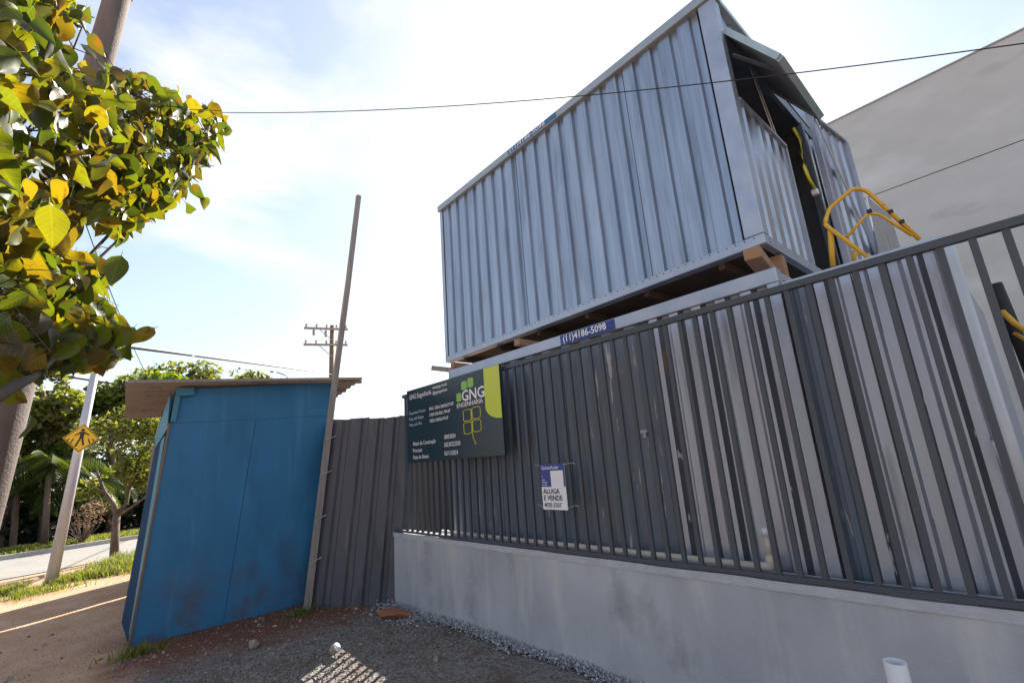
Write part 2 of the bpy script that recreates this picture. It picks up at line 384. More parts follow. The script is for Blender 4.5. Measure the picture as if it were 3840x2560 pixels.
def leaf_mat(name, cols, trans=0.5, tcol=None, mottle=None, rough=0.45, use_obj=False, veins=False):
    """leaf: diffuse + translucent; one colour of the list per leaf"""
    m = bpy.data.materials.new(name); m.use_nodes = True
    t = m.node_tree; lk = t.links.new; t.nodes.clear()
    out = N(t, 'ShaderNodeOutputMaterial')
    if use_obj:
        inf = N(t, 'ShaderNodeObjectInfo'); rnd = inf.outputs['Random']
    else:
        g = N(t, 'ShaderNodeNewGeometry'); rnd = g.outputs['Random Per Island']
    rp = N(t, 'ShaderNodeValToRGB'); rp.color_ramp.interpolation = 'LINEAR'
    el = rp.color_ramp.elements
    n = len(cols)
    el[0].color = (*cols[0], 1); el[0].position = 0.0
    el[1].color = (*cols[-1], 1); el[1].position = 1.0
    for i in range(1, n - 1):
        e = el.new(i / (n - 1)); e.color = (*cols[i], 1)
    lk(rnd, rp.inputs['Fac']); col = rp.outputs['Color']
    if mottle:
        tc = N(t, 'ShaderNodeTexCoord')
        nn = N(t, 'ShaderNodeTexNoise'); nn.inputs['Scale'].default_value = 3.2 if use_obj else 28.0; nn.inputs['Detail'].default_value = 3
        lk(tc.outputs['Object'], nn.inputs['Vector'])
        mr = N(t, 'ShaderNodeMapRange'); mr.inputs['From Min'].default_value = 0.56; mr.inputs['From Max'].default_value = 0.70
        lk(nn.outputs['Fac'], mr.inputs['Value'])
        mx = N(t, 'ShaderNodeMixRGB'); lk(mr.outputs['Result'], mx.inputs['Fac']); lk(col, mx.inputs['Color1'])
        mx.inputs['Color2'].default_value = (*mottle, 1); col = mx.outputs['Color']
    if veins:
        tc2 = N(t, 'ShaderNodeTexCoord'); sx = N(t, 'ShaderNodeSeparateXYZ'); lk(tc2.outputs['Object'], sx.inputs[0])
        def mm(op, a, b_=0.0):
            q = N(t, 'ShaderNodeMath', operation=op)
            for kk, vv in ((0, a), (1, b_)):
                if isinstance(vv, (int, float)): q.inputs[kk].default_value = vv
                else: lk(vv, q.inputs[kk])
            return q.outputs[0]
        ab = mm('ABSOLUTE', sx.outputs['X'])
        wv = mm('FRACT', mm('MULTIPLY', mm('SUBTRACT', sx.outputs['Y'], mm('MULTIPLY', ab, 0.8)), 8.0))
        vn = mm('MAXIMUM', mm('LESS_THAN', wv, 0.14), mm('LESS_THAN', ab, 0.018))
        mv = N(t, 'ShaderNodeMixRGB'); lk(mm('MULTIPLY', vn, 0.22), mv.inputs['Fac']); lk(col, mv.inputs['Color1']); mv.inputs['Color2'].default_value = (0.26, 0.26, 0.07, 1); col = mv.outputs['Color']
    pr = N(t, 'ShaderNodeBsdfPrincipled'); pr.inputs['Roughness'].default_value = rough
    lk(col, pr.inputs['Base Color'])
    tr = N(t, 'ShaderNodeBsdfTranslucent')
    sat = N(t, 'ShaderNodeMixRGB', blend_type='MULTIPLY'); sat.inputs['Fac'].default_value = 1.0
    lk(col, sat.inputs['Color1']); sat.inputs['Color2'].default_value = (*(tcol or (2.0, 1.7, 0.35)), 1)
    lk(sat.outputs['Color'], tr.inputs['Color'])
    ms = N(t, 'ShaderNodeMixShader'); ms.inputs['Fac'].default_value = trans
    lk(pr.outputs[0], ms.inputs[1]); lk(tr.outputs[0], ms.inputs[2]); lk(ms.outputs[0], out.inputs['Surface'])
    return m
FG_COLS = [(0.028, 0.045, 0.018), (0.045, 0.075, 0.02), (0.065, 0.10, 0.02), (0.09, 0.13, 0.022), (0.12, 0.15, 0.022), (0.15, 0.155, 0.022), (0.19, 0.15, 0.02), (0.08, 0.06, 0.03), (0.05, 0.07, 0.025)]
M['leaf_near'] = leaf_mat('near_leaf', FG_COLS, 0.5, (2.1, 1.8, 0.3), (0.11, 0.075, 0.02), 0.5, True, True)
M['leaf_mid'] = leaf_mat('mid_leaf', FG_COLS, 0.5, (2.1, 1.8, 0.3), (0.11, 0.06, 0.018), 0.4)
M['leaf_tree'] = leaf_mat('tree_leaf', [(0.03, 0.055, 0.015), (0.06, 0.10, 0.02), (0.10, 0.135, 0.024), (0.14, 0.16, 0.035)], 0.5, (2.1, 2.1, 0.5))
M['leaf_olive'] = leaf_mat('olive_leaf', [(0.05, 0.065, 0.025), (0.09, 0.11, 0.03), (0.13, 0.145, 0.04), (0.17, 0.17, 0.05)], 0.5, (2.0, 1.9, 0.5))
M['leaf_dark'] = leaf_mat('dark_leaf', [(0.010, 0.018, 0.008), (0.018, 0.030, 0.011), (0.030, 0.046, 0.014)], 0.2, (1.6, 1.6, 0.4))
M['frond'] = leaf_mat('palm_leaf', [(0.022, 0.042, 0.014), (0.045, 0.075, 0.018), (0.09, 0.11, 0.025)], 0.4, (1.8, 1.6, 0.35))
M['grass'] = leaf_mat('grass_blade', [(0.06, 0.10, 0.022), (0.11, 0.16, 0.03), (0.17, 0.20, 0.045), (0.24, 0.21, 0.09)], 0.45, (2.1, 1.9, 0.45), None, 0.7)
M['dry'] = leaf_mat('dry_twig_leaf', [(0.20, 0.13, 0.09), (0.28, 0.20, 0.14)], 0.3, (1.3, 1.1, 0.8), None, 0.8)

# ------------------------------------------------------------------ ground
def gheight(x, y):
    a = noise.noise(Vector((x * 0.9, y * 0.9, 0))) * 0.03 + noise.noise(Vector((x * 3.1, y * 3.1, 4))) * 0.012
    k = 1.0
    if y > 9: k = max(0.0, 1 - (y - 9) / 3)
    if x > 2.3 or y > 6.2: k *= 0.5
    h = a * k
    if y > 12.5: h -= 0.0
    return h - 0.01
def axis(a, b, fine0, fine1, step, ratio=1.25):
    xs = []; x = fine0
    while x <= fine1: xs.append(x); x += step
    s = step; x = fine1
    while x < b: s *= ratio; x += s; xs.append(x)
    s = step; x = fine0
    while x > a: s *= ratio; x -= s; xs.insert(0, x)
    return xs
gxs = axis(-300, 300, -1.6, 3.4, 0.06); gys = axis(-300, 500, 3.6, 10.0, 0.08)
g = MB()
for y in gys:
    for x in gxs: g.v.append(Vector((x, y, gheight(x, y) if abs(x) < 12 and y < 14 else -0.01)))
nx = len(gxs)
for j in range(len(gys) - 1):
    for i in range(nx - 1):
        g.f.append([j * nx + i, j * nx + i + 1, (j + 1) * nx + i + 1, (j + 1) * nx + i]); g.mi.append(0)
g.build('ground', M['ground'], kind='structure', smooth=True)

# road running across beyond the verge, verge and kerb on its far side
rd = MB(); rd.add([(-60, 5.6, 0.004), (-60, 9.4, 0.004), (60, 38.0, 0.004), (60, 33.5, 0.004)], [(0, 3, 2, 1)])
def road_near(x): return 14.9 + 0.40 * x
def road_far(x): return 19.3 + 0.42 * x
rd = MB(); xs = [-60 + i * 4 for i in range(31)]
for x in xs: rd.v += [Vector((x, road_near(x), 0.006)), Vector((x, road_far(x), 0.006))]
for i in range(len(xs) - 1): rd.f.append([2 * i, 2 * i + 2, 2 * i + 3, 2 * i + 1]); rd.mi.append(0)
rd.build('road', M['asphalt'], kind='structure')
kb = MB()
for i in range(len(xs) - 1):
    a, c = xs[i], xs[i + 1]
    kb.hexa([(a, road_far(a), 0), (c, road_far(c), 0), (c, road_far(c) + 0.15, 0), (a, road_far(a) + 0.15, 0)],
            [(a, road_far(a), 0.12), (c, road_far(c), 0.12), (c, road_far(c) + 0.15, 0.12), (a, road_far(a) + 0.15, 0.12)])
kb.build('kerb', M['kerb'], kind='structure')
vg = MB()
for i in range(len(xs) - 1):
    a, c = xs[i], xs[i + 1]
    vg.add([(a, road_far(a) + 0.152, 0.10), (c, road_far(c) + 0.152, 0.10), (c, road_far(c) + 40, 0.10), (a, road_far(a) + 40, 0.10)], [(0, 1, 2, 3)])
vg.build('verge_soil', mat('verge_soil_mat', (0.07, 0.07, 0.03), (0.11, 0.09, 0.05), (2, 2, 2), 0.3, 0.7, 0.95), kind='structure')
pv = MB()
for i in range(len(xs) - 1):
    a, c = xs[i], xs[i + 1]
    o = 2.3
    pv.add([(a, road_far(a) + o, 0.106), (c, road_far(c) + o, 0.106), (c, road_far(c) + o + 1.6, 0.106), (a, road_far(a) + o + 1.6, 0.106)], [(0, 1, 2, 3)])
pv.build('pavement', M['kerb'], kind='structure')

def blade(mb, p, h, w, lean, az):
    d = Vector((math.cos(az), math.sin(az), 0)); s = Vector((-d.y, d.x, 0)) * w / 2
    a = p + d * lean * 0.35 + Vector((0, 0, h * 0.6)); t = p + d * lean + Vector((0, 0, h))
    mb.add([p - s, p + s, a + s * 0.7, a - s * 0.7, t], [(0, 1, 2, 3), (3, 2, 4)])
gr = MB()
for i in range(12000):
    x = random.uniform(-5, 5); o = random.uniform(0.25, 2.2)
    blade(gr, Vector((x, road_far(x) + o, 0.10)), random.uniform(0.04, 0.12), 0.02, random.uniform(0.02, 0.10), random.uniform(0, 6.28))
tag(gr.build('grass', M['grass'], kind='stuff'), 'mown grass strip along the far side of the road', 'grass')
gr = MB()
for i in range(17000):
    u = random.random()
    x = random.uniform(-2.2, 2.4); y = 12.6 + 0.5 * x + random.gauss(0, 0.45) + max(0, x) * random.uniform(0, 1.2)
    k = 1.0 + max(0, min(1.2, (x + 0.1))) * 0.9
    if noise.noise(Vector((x * 2, y * 2, 3))) < -0.05: continue
    blade(gr, Vector((x, y, -0.01)), random.uniform(0.03, 0.15) * k, 0.011 * k, random.uniform(0.02, 0.14) * k, random.uniform(0, 6.28))
tag(gr.build('grass', M['grass'], kind='stuff'), 'wild grass on the earth around the sign post and young tree', 'grass')

# ------------------------------------------------------------------ low wall
WX = 3.065
wl = MB(); nseg = 60; ys = [5.80 - 9.0 * i / nseg for i in range(nseg + 1)]
lw = thing('low_wall', (WX, 1.5, 0), 'low grey cement rendered wall carrying the barred fence', 'wall')
wl.box((WX, -3.2, -0.25), (WX + 0.19, 5.80, 0.79))
bevel(wl.build('wall_body', M['plaster'], lw), 0.012, 2)
cp = MB()
for i in range(nseg):
    a, b_ = ys[i], ys[i + 1]
    ja = noise.noise(Vector((a * 2.3, 0, 0))) * 0.008; jb = noise.noise(Vector((b_ * 2.3, 0, 0))) * 0.008
    cp.add([(WX - 0.006 + ja, a, 0.765), (WX - 0.006 + jb, b_, 0.765), (WX - 0.004 + jb, b_, 0.815 + jb), (WX - 0.004 + ja, a, 0.815 + ja),
            (WX + 0.2, a, 0.82), (WX + 0.2, b_, 0.82), (WX + 0.2, a, 0.765), (WX + 0.2, b_, 0.765)],
           [(0, 1, 2, 3), (3, 2, 5, 4), (4, 5, 7, 6), (6, 7, 1, 0)])
cp.add([(WX - 0.006, 5.80, 0.765), (WX - 0.004, 5.80, 0.815), (WX + 0.2, 5.80, 0.82), (WX + 0.2, 5.80, 0.765)], [(0, 1, 2, 3)])
cp.build('coping', mat('coping_render', (0.36, 0.365, 0.38), (0.46, 0.465, 0.48), (5, 5, 5), 0.3, 0.7, 0.85, None, 0.0, 0.3, 30), lw)

# yard behind the wall
yd = MB(); yd.box((WX + 0.2, -14, -0.3), (60, 9.0, 0.24))
yd.build('yard_ground', M['ground'], kind='structure')

# ------------------------------------------------------------------ barred fence
FX = 3.08
fence = thing('barred_fence', (FX, 1.5, 0.82), 'charcoal steel fence of upright bars standing on the low wall', 'fence')
bd = 0.022
mb = MB(); mb.box((-bd / 2, -0.015, 0), (bd / 2, 0.015, 1.615))
proto = None
y = 5.78; k = 0
bar_ys = []
n0 = round((5.50 - 0.535) / 0.1176)
for i in range(n0, -12, -1):
    bar_ys.append(0.535 + 0.1176 * i)
for yy in bar_ys:
    if proto is None:
        me_b = MB(); me_b.box((FX - bd / 2, 1.5 - 0.015, 0.852), (FX + bd / 2, 1.5 + 0.015, 2.462))
        proto = me_b.build('bar', M['bars'], fence); proto.location = (0, yy - 1.5, 0)
    else:
        o = proto.copy(); COL.objects.link(o); o.location = (random.uniform(-0.0015, 0.0015), yy - 1.5 + random.uniform(-0.003, 0.003), 0)
MB().box((FX - 0.021, -3.0, 2.462), (FX + 0.021, 5.53, 2.502)).build('top_rail', M['bars'], fence)
MB().box((FX - 0.021, -3.0, 0.827), (FX + 0.021, 5.79, 0.852)).build('bottom_rail', M['bars'], fence)

# ------------------------------------------------------------------ corrugated sheet
def ribs(p0, p1, out, z0, z1, nrib, depth=0.03, prof=(0.0, 0.42, 0.56, 0.86, 1.0), zf=None, m_out=0, m_in=0, mb=None, slope_only=False):
    """trapezoidal sheet from p0 to p1 (x,y pairs); out = outward direction; z0,z1 heights (or functions of t)"""
    mb = mb or MB()
    p0 = Vector((*p0, 0)); p1 = Vector((*p1, 0)); out = Vector((*out, 0)).normalized()
    st = []
    for i in range(nrib):
        for j, (u, dd) in enumerate(((prof[0], 0), (prof[1], 0), (prof[2], 1), (prof[3], 1))):
            st.append(((i + u) / nrib, dd, m_in if dd else m_out))
    st.append((1.0, 0, m_out))
    th = 0.004
    o = len(mb.v)
    for t_, dd, _ in st:
        b = p0.lerp(p1, t_) - out * depth * dd
        za = z0(t_) if callable(z0) else z0; zb = z1(t_) if callable(z1) else z1
        mb.v += [b + Vector((0, 0, za)), b + Vector((0, 0, zb)), b - out * th + Vector((0, 0, za)), b - out * th + Vector((0, 0, zb))]
    for i in range(len(st) - 1):
        a = o + 4 * i; c = a + 4
        mi = m_in if (st[i][1] or st[i + 1][1]) else m_out
        if slope_only: mi = m_in if (st[i][1] == 0 and st[i + 1][1] == 1) else m_out
        mb.f += [[a, c, c + 1, a + 1], [a + 2, a + 3, c + 3, c + 2], [a + 1, c + 1, c + 3, a + 3], [a, a + 2, c + 2, c]]
        mb.mi += [mi] * 4
    return mb

# ------------------------------------------------------------------ lower containers
LX = 3.30
lower = thing('lower_container', (LX, 2.9, 0.4), 'lower container behind the bars, part slate painted and part bare metal, with blue phone label', 'container')
LY0, LY1, LZ = 0.985, 4.80, 2.70
def wornpanel(parent, ya, yb, z0, z1, n, painted, x=LX + 0.012):
    mats = [M['slate'], M['slate']] if painted == 1 else [M['slate_worn'], M['slate_worn']] if painted == 2 else [M['zinc_old'], M['slate_peel']]
    return ribs((x, yb), (x, ya), (-1, 0), z0, z1, n, 0.035, (0.0, 0.40, 0.56, 0.84, 1.0), m_out=0, m_in=1, slope_only=not painted).build('wall_panel', mats, parent)
for ya, yb, pt in ((3.92, 4.74, 1), (2.94, 3.915, 1), (1.98, 2.935, 2), (1.06, 1.975, 0)):
    wornpanel(lower, ya, yb, 0.46, 2.61, 4 if pt else 5, pt)
fr = MB(); fr.box((LX - 0.004, LY0, 2.600), (LX + 0.10, LY1, 2.705)); bevel(fr.build('top_rail', M['zinc_frame'], lower), 0.006)
fr = MB(); fr.box((LX - 0.002, LY0, 0.40), (LX + 0.10, LY1, 0.458)); fr.build('bottom_rail', M['slate'], lower)
MB().box((LX - 0.003, 4.742, 0.459), (LX + 0.12, LY1 - 0.001, 2.599)).build('corner_post', M['slate'], lower)
MB().box((LX - 0.003, LY0 + 0.001, 0.459), (LX + 0.12, 1.058, 2.599)).build('corner_post', M['zinc_frame'], lower)
bx = MB(); bx.box((LX + 0.101, LY0 + 0.01, 2.64), (5.75, LY1 - 0.01, 2.69)); bx.build('roof', M['zinc_old'], lower)
ribs((LX + 0.13, LY1 - 0.03), (5.75, LY1 - 0.03), (0, 1), 0.40, 2.635, 10).build('end_wall', M['slate'], lower)
ribs((5.75, LY0 + 0.03), (LX + 0.13, LY0 + 0.03), (0, -1), 0.40, 2.635, 10).build('end_wall', M['zinc_old'], lower)
MB().box((5.72, LY0 + 0.05, 0.40), (5.75, LY1 - 0.05, 2.63)).build('rear_wall', M['zinc_old'], lower)
# hasp on the silver part
hp = MB(); c = at_x(1483, 990, LX); hp.box((LX - 0.03, c.y - 0.03, c.z - 0.012), (LX - 0.003, c.y + 0.03, c.z + 0.012)); hp.box((LX - 0.024, c.y - 0.012, c.z - 0.05), (LX - 0.008, c.y + 0.012, c.z - 0.013))
hp.build('hasp', M['steel_post'], lower)
# phone label on the top rail
lab = MB(); lab.box((LX - 0.0075, 2.285, 2.607), (LX - 0.0042, 2.915, 2.697)); lab = lab.build('phone_label', M['navy_print'], lower)
text('(11)4186-5098', (LX - 0.0082, 2.885, 2.628), (0, -1, 0), (0, 0, 1), 0.088, M['white_print'], lab, squeeze=0.97, bold=0.0012)

second = thing('second_container', (LX, 0.5, 0.4), 'unpainted ribbed metal container at the right behind the bars, ending in a rounded white corner', 'container')
SY0, SY1, SZ = 0.165, 0.965, 2.585
for ya, yb in ((0.20, 0.52), (0.523, 0.80)):
    wornpanel(second, ya, yb, 0.44, 2.545, 2, False)
ribs((LX + 0.004, SY1), (LX + 0.004, 0.806), (-1, 0), 0.44, 2.545, 2, 0.03).build('slate_jamb', M['slate'], second)
MB().box((LX - 0.006, 0.165, 2.546), (LX + 0.10, SY1, SZ)).build('top_rail', M['zinc_frame'], second)
MB().box((LX - 0.004, 0.165, 0.40), (LX + 0.10, SY1, 0.438)).build('bottom_rail', M['slate'], second)
cpst = MB(); cpst.tube([(LX + 0.022, 0.165, 0.40), (LX + 0.022, 0.165, 2.54)], 0.03, 16); cpst.build('corner_post', mat('pale_post', (0.55, 0.58, 0.60), (0.62, 0.65, 0.66), (6, 6, 1), 0.3, 0.7, 0.4, None, 0.2), second, smooth=True)
MB().box((LX + 0.101, 0.20, 2.53), (5.75, SY1, 2.57)).build('roof', M['zinc_old'], second)
MB().box((LX + 0.06, 0.19, 0.40), (5.75, 0.22, 2.528)).build('end_wall', M['zinc_old'], second)
MB().box((LX + 0.13, SY1 - 0.03, 0.40), (5.75, SY1 - 0.003, 2.528)).build('end_wall', M['zinc_old'], second)
c = at_x(2330, 1040, LX)
hd = MB(); hd.tube([(LX - 0.001, c.y + 0.06, c.z + 0.07), (LX - 0.03, c.y + 0.06, c.z + 0.06), (LX - 0.03, c.y + 0.05, c.z - 0.06), (LX - 0.001, c.y + 0.05, c.z - 0.07)], 0.008, 8)
hd.build('door_handle', M['steel_post'], second, smooth=True)

# ------------------------------------------------------------------ upper container
UX, UY0, UY1, UXR = 3.70, 1.13, 5.44, 6.50
def uz(z, y): return z - 0.017 * (y - UY0)          # it sits slightly out of level
upper = thing('upper_container', (UX, 3.3, 3.0), 'bare galvanised ribbed site container stacked on top with its hatch propped open', 'container')
npan = 5
pw = (5.36 - 1.285) / npan
for i in range(npan):
    yb = 5.36 - i * pw; ya = yb - pw + 0.004
    ribs((UX + 0.012 - 0.004 * (i % 2), yb), (UX + 0.012 - 0.004 * (i % 2), ya), (-1, 0), lambda t, ya=ya, yb=yb: uz(3.125, yb + (ya - yb) * t), lambda t, ya=ya, yb=yb: uz(5.385, yb + (ya - yb) * t), 4, 0.031, (0.0, 0.58, 0.645, 0.92, 1.0)).build('wall_panel', M['zinc'], upper)
def yrail(name, x0, x1, z0, z1, ya, yb, mt, par=upper):
    m_ = MB(); m_.hexa([(x0, ya, uz(z0, ya)), (x1, ya, uz(z0, ya)), (x1, yb, uz(z0, yb)), (x0, yb, uz(z0, yb))],
                       [(x0, ya, uz(z1, ya)), (x1, ya, uz(z1, ya)), (x1, yb, uz(z1, yb)), (x0, yb, uz(z1, yb))])
    return bevel(m_.build(name, mt, par), 0.006)
yrail('bottom_rail', UX - 0.006, UX + 0.10, 3.04, 3.124, UY0, UY1, M['zinc_frame'])
toprail = yrail('top_rail', UX - 0.03, UX + 0.10, 5.37, 5.465, UY0 - 0.02, UY1 + 0.02, M['rail_grey'])
cpn = MB(); cpn.box((UX - 0.004, UY0, 3.126), (UX + 0.11, 1.274, 5.368)); bevel(cpn.build('corner_post', M['zinc_frame'], upper), 0.006)
cpn = MB(); cpn.box((UX - 0.004, 5.378, uz(3.126, 5.4)), (UX + 0.11, UY1, uz(5.36, 5.44))); bevel(cpn.build('corner_post', M['zinc_frame'], upper), 0.006)
MB().box((UXR - 0.1, UY0, 3.126), (UXR, 1.26, 5.368)).build('corner_post', M['zinc_frame'], upper)
# floor, roof, rear and far end
fl = MB(); fl.hexa([(UX + 0.101, UY0 + 0.06, uz(3.07, UY0)), (UXR, UY0 + 0.06, uz(3.07, UY0)), (UXR, UY1, uz(3.07, UY1)), (UX + 0.101, UY1, uz(3.07, UY1))],
                   [(UX + 0.101, UY0 + 0.06, uz(3.11, UY0)), (UXR, UY0 + 0.06, uz(3.11, UY0)), (UXR, UY1, uz(3.11, UY1)), (UX + 0.101, UY1, uz(3.11, UY1))])
fl.build('floor', M['plyfloor'], upper)
rf = MB(); rf.hexa([(UX + 0.101, UY0, uz(5.42, UY0)), (UXR, UY0, uz(5.42, UY0)), (UXR, UY1, uz(5.42, UY1)), (UX + 0.101, UY1, uz(5.42, UY1))],
                   [(UX + 0.101, UY0, uz(5.45, UY0)), (UXR, UY0, uz(5.45, UY0)), (UXR, UY1, uz(5.45, UY1)), (UX + 0.101, UY1, uz(5.45, UY1))])
rf.build('roof', M['zinc_old'], upper)
ribs((UX + 0.13, UY1 - 0.035), (UXR, UY1 - 0.035), (0, 1), 3.0, 5.347, 10).build('end_wall', M['zinc'], upper)
MB().hexa([(UXR - 0.03, 1.27, 3.06), (UXR, 1.27, 3.06), (UXR, UY1 - 0.04, 3.0), (UXR - 0.03, UY1 - 0.04, 3.0)], [(UXR - 0.03, 1.27, uz(5.419, 1.27)), (UXR, 1.27, uz(5.419, 1.27)), (UXR, UY1 - 0.04, uz(5.419, UY1)), (UXR - 0.03, UY1 - 0.04, uz(5.419, UY1))]).build('rear_wall', M['zinc_old'], upper)
MB().box((UX + 0.065, 1.20, 3.13), (UX + 0.10, 1.34, 5.365)).build('inner_post', M['dark'], upper)  # added dark strip: hides sky in the corner gap and paints its shade
MB().box((UX + 0.113, UY0 - 0.004, 5.02), (4.90, UY0 + 0.07, 5.095)).build('hatch_lintel', M['slate'], upper)  # added slate strip, paints the dark shade under the hatch header
for k in range(6):
    y_ = 1.5 + k * 0.72
    MB().box((UX + 0.102, y_, uz(2.995, y_)), (UXR - 0.04, y_ + 0.05, uz(3.068, y_))).build('floor_joist', M['plyfloor'], upper)
# near end (hatch side)
MB().box((UX + 0.112, UY0, 3.04), (UXR - 0.102, UY0 + 0.055, 3.124)).build('end_rail', M['zinc_frame'], upper)
MB().box((UX + 0.112, UY0 - 0.015, 5.37), (UXR + 0.02, UY0 + 0.09, 5.42)).build('end_rail', M['greenrim'], upper)
ribs((4.86, UY0 + 0.012), (UX + 0.113, UY0 + 0.012), (0, -1), 3.126, 4.37, 5, 0.035, (0, 0.5, 0.6, 0.88, 1.0)).build('half_wall', M['zinc_shiny'], upper)
MB().box((UX + 0.113, UY0 - 0.008, 4.371), (4.88, UY0 + 0.04, 4.395)).build('hatch_sill', M['zinc_frame'], upper)
ribs((4.90, UY0 + 0.03), (UX + 0.113, UY0 + 0.03), (0, -1), 5.10, 5.368, 6, 0.03).build('header_panel', M['zinc'], upper)
MB().box((4.902, UY0 + 0.01, 5.03), (UXR - 0.103, UY0 + 0.05, 5.368)).build('door_header', M['slate'], upper)
MB().box((4.862, UY0, 3.126), (4.905, UY0 + 0.05, 4.37)).build('door_jamb', M['zinc_frame'], upper)
MB().box((5.70, UY0, 3.126), (5.78, UY0 + 0.05, 5.058)).build('door_jamb', M['slate'], upper)
ribs((UXR - 0.103, UY0 + 0.02), (5.782, UY0 + 0.02), (0, -1), 3.126, 5.058, 3, 0.03).build('half_wall', M['zinc'], upper)
MB().box((UX + 0.12, UY0 + 0.075, 3.9), (UX + 0.16, UY0 + 0.40, 5.05)).build('beige_board', M['beige'], upper)
# hatch flap hinged under the header
fa = Vector((UX + 0.09, UY0 - 0.012, 5.05)); fb = Vector((UX + 0.07, 0.78, 4.49)); fc = Vector((4.71, 0.78, 4.41)); fd = Vector((4.86, UY0 - 0.012, 5.03))
nrm = (fb - fa).cross(fd - fa).normalized()
flap = MB().prism([fa, fb, fc, fd], nrm * -0.014); flap = fixn(flap.build('hatch_flap', M['zinc_old'], upper))
rim = MB(); rim.bar(fa, fb, 0.045, 0.05, nrm); rim.bar(fb, fc, 0.045, 0.05, nrm); rim.bar(fd, fc, 0.04, 0.05, nrm); rim.build('flap_rim', M['greenrim'], flap)
for k in (0.25, 0.5, 0.75):
    MB().bar(fa.lerp(fd, k) + nrm * 0.02, fb.lerp(fc, k) + nrm * 0.02, 0.03, 0.02, nrm).build('flap_rib', M['zinc_old'], flap)
MB().bar((UX + 0.14, UY0 - 0.01, 4.83), (UX + 0.45, 0.83, 4.60), 0.03, 0.012).build('flap_stay', M['zinc_frame'], flap)
for dx_ in (0.55, 0.63):
    MB().tube([(UX + dx_ + 0.1, UY0 + 0.02, 5.06), (UX + dx_ + 0.28, UY0 - 0.005, 4.40)], 0.005, 6).build('hanging_cord', M['tie'], upper)
# open door leaf, folded back against the end wall, with diagonal brace
door = ribs((6.46, 0.91), (5.56, 1.01), (-0.11, -1), 3.14, 4.99, 4, 0.035, (0, 0.5, 0.6, 0.88, 1.0)).build('door_leaf', M['zinc_shiny'], upper)
MB().bar((5.53, 1.005, 3.12), (5.53, 1.005, 5.01), 0.05, 0.05, (0, 1, 0)).build('door_stile', M['zinc_frame'], door)
MB().bar((6.49, 0.90, 3.12), (6.49, 0.90, 5.01), 0.04, 0.05, (0, 1, 0)).build('door_stile', M['zinc_frame'], door)
MB().bar((5.56, 1.0, 5.0), (6.46, 0.905, 5.0), 0.045, 0.03).build('door_rail', M['zinc_frame'], door)
MB().bar((5.57, 0.968, 4.92), (6.45, 0.87, 3.3), 0.05, 0.012, (0, 1, 0)).build('door_brace', M['zinc_frame'], door)
MB().prism([(5.10, 1.09, 5.04), (5.52, 1.02, 5.0), (5.52, 1.02, 4.80)], (0.01, 0.012, 0)).build('door_gusset', M['zinc_frame'], door)
sh2 = MB().prism([at_y(1992, 452, 0.885), at_y(2046, 497, 0.84), at_y(2090, 640, 0.80), at_y(2030, 640, 0.84)], (0.006, 0.012, 0))
tag(fixn(sh2.build('metal_sheet', M['zinc_shiny'], base=at_y(2060, 640, 0.82))), 'loose bare metal sheet leaning beside the door behind the yellow handrail', 'metal sheet')
# number on the top rail
A = at_x(1203, 327, UX - 0.034); Bq = at_x(1290, 258, UX - 0.034)
ya, yb = 3.82, 2.98
lab2 = MB(); x_ = UX - 0.0335
lab2.hexa([(x_, ya, uz(5.385, ya)), (x_, yb, uz(5.385, yb)), (x_ + 0.003, yb, uz(5.385, yb)), (x_ + 0.003, ya, uz(5.385, ya))],
          [(x_, ya, uz(5.45, ya)), (x_, yb, uz(5.45, yb)), (x_ + 0.003, yb, uz(5.45, yb)), (x_ + 0.003, ya, uz(5.45, ya))])
lab2 = fixn(lab2.build('phone_label', M['teal_print'], upper))
text('(11)4186-5098', (x_ - 0.001, ya - 0.03, uz(5.397, ya - 0.03)), (0, -1, 0.017), (0, 0, 1), 0.075, M['white_print'], lab2, squeeze=1.42)
# screw heads along the bottom and top rails
sw = MB()
for k in range(60):
    y_ = 1.2 + k * 0.071
    sw.box((UX - 0.010, y_, uz(3.10, y_)), (UX - 0.007, y_ + 0.008, uz(3.108, y_)))
sw.build('rivets', M['dark'], upper, kind='stuff')
# small flap at the far end
MB().prism([(UX + 0.2, 5.46, 4.62), (UX + 0.2, 5.46, 4.20), (UX + 0.2, 5.70, 4.17)], (0.9, 0, 0)).build('end_hood', M['zinc_frame'], upper)

# timbers wedged between the containers
tb = [('short pale timber block under the near corner of the upper container', (3.28, 1.10), (4.3, 1.28), 0.11, 0.085, 2.84),
      ('brown timber stub poking out between the containers above the phone label', (3.42, 3.66), (5.6, 3.66), 0.09, 0.07, 2.82),
      ('thin timber under the far corner of the upper container above the sign', (3.40, 4.86), (5.6, 4.90), 0.07, 0.07, 2.80)]
for lbl, p, q, w, d, z in tb:
    o = MB().bar((p[0], p[1], z), (q[0], q[1], z), w, d)
    o = bevel(fixn(o.build('timber_beam', M['wood'], base=(p[0], p[1], z - d / 2))), 0.006)
    tag(o, lbl, 'timber', 'timbers between the two containers')
for yy, lbl in ((2.35, 'dark timber in the gap between the containers behind the right end of the phone label'), (1.45, 'brown timber standing upright beside the near corner under the upper container')):
    o = MB()
    if yy > 2: o.bar((3.75, yy, 2.80), (5.6, yy, 2.80), 0.09, 0.08)
    else: o.hexa([(4.02, 1.14, 2.71), (4.11, 1.14, 2.71), (4.11, 1.30, 2.71), (4.02, 1.30, 2.71)], [(4.02, 1.14, 3.03), (4.11, 1.14, 3.03), (4.11, 1.30, 3.03), (4.02, 1.30, 3.03)])
    tag(fixn(o.build('timber_beam', M['wood'], base=(4, yy, 2.71))), lbl, 'timber', 'timbers between the two containers')
pk = MB().bar((3.62, 5.66, 2.93), (3.75, 4.95, 2.75), 0.04, 0.07)
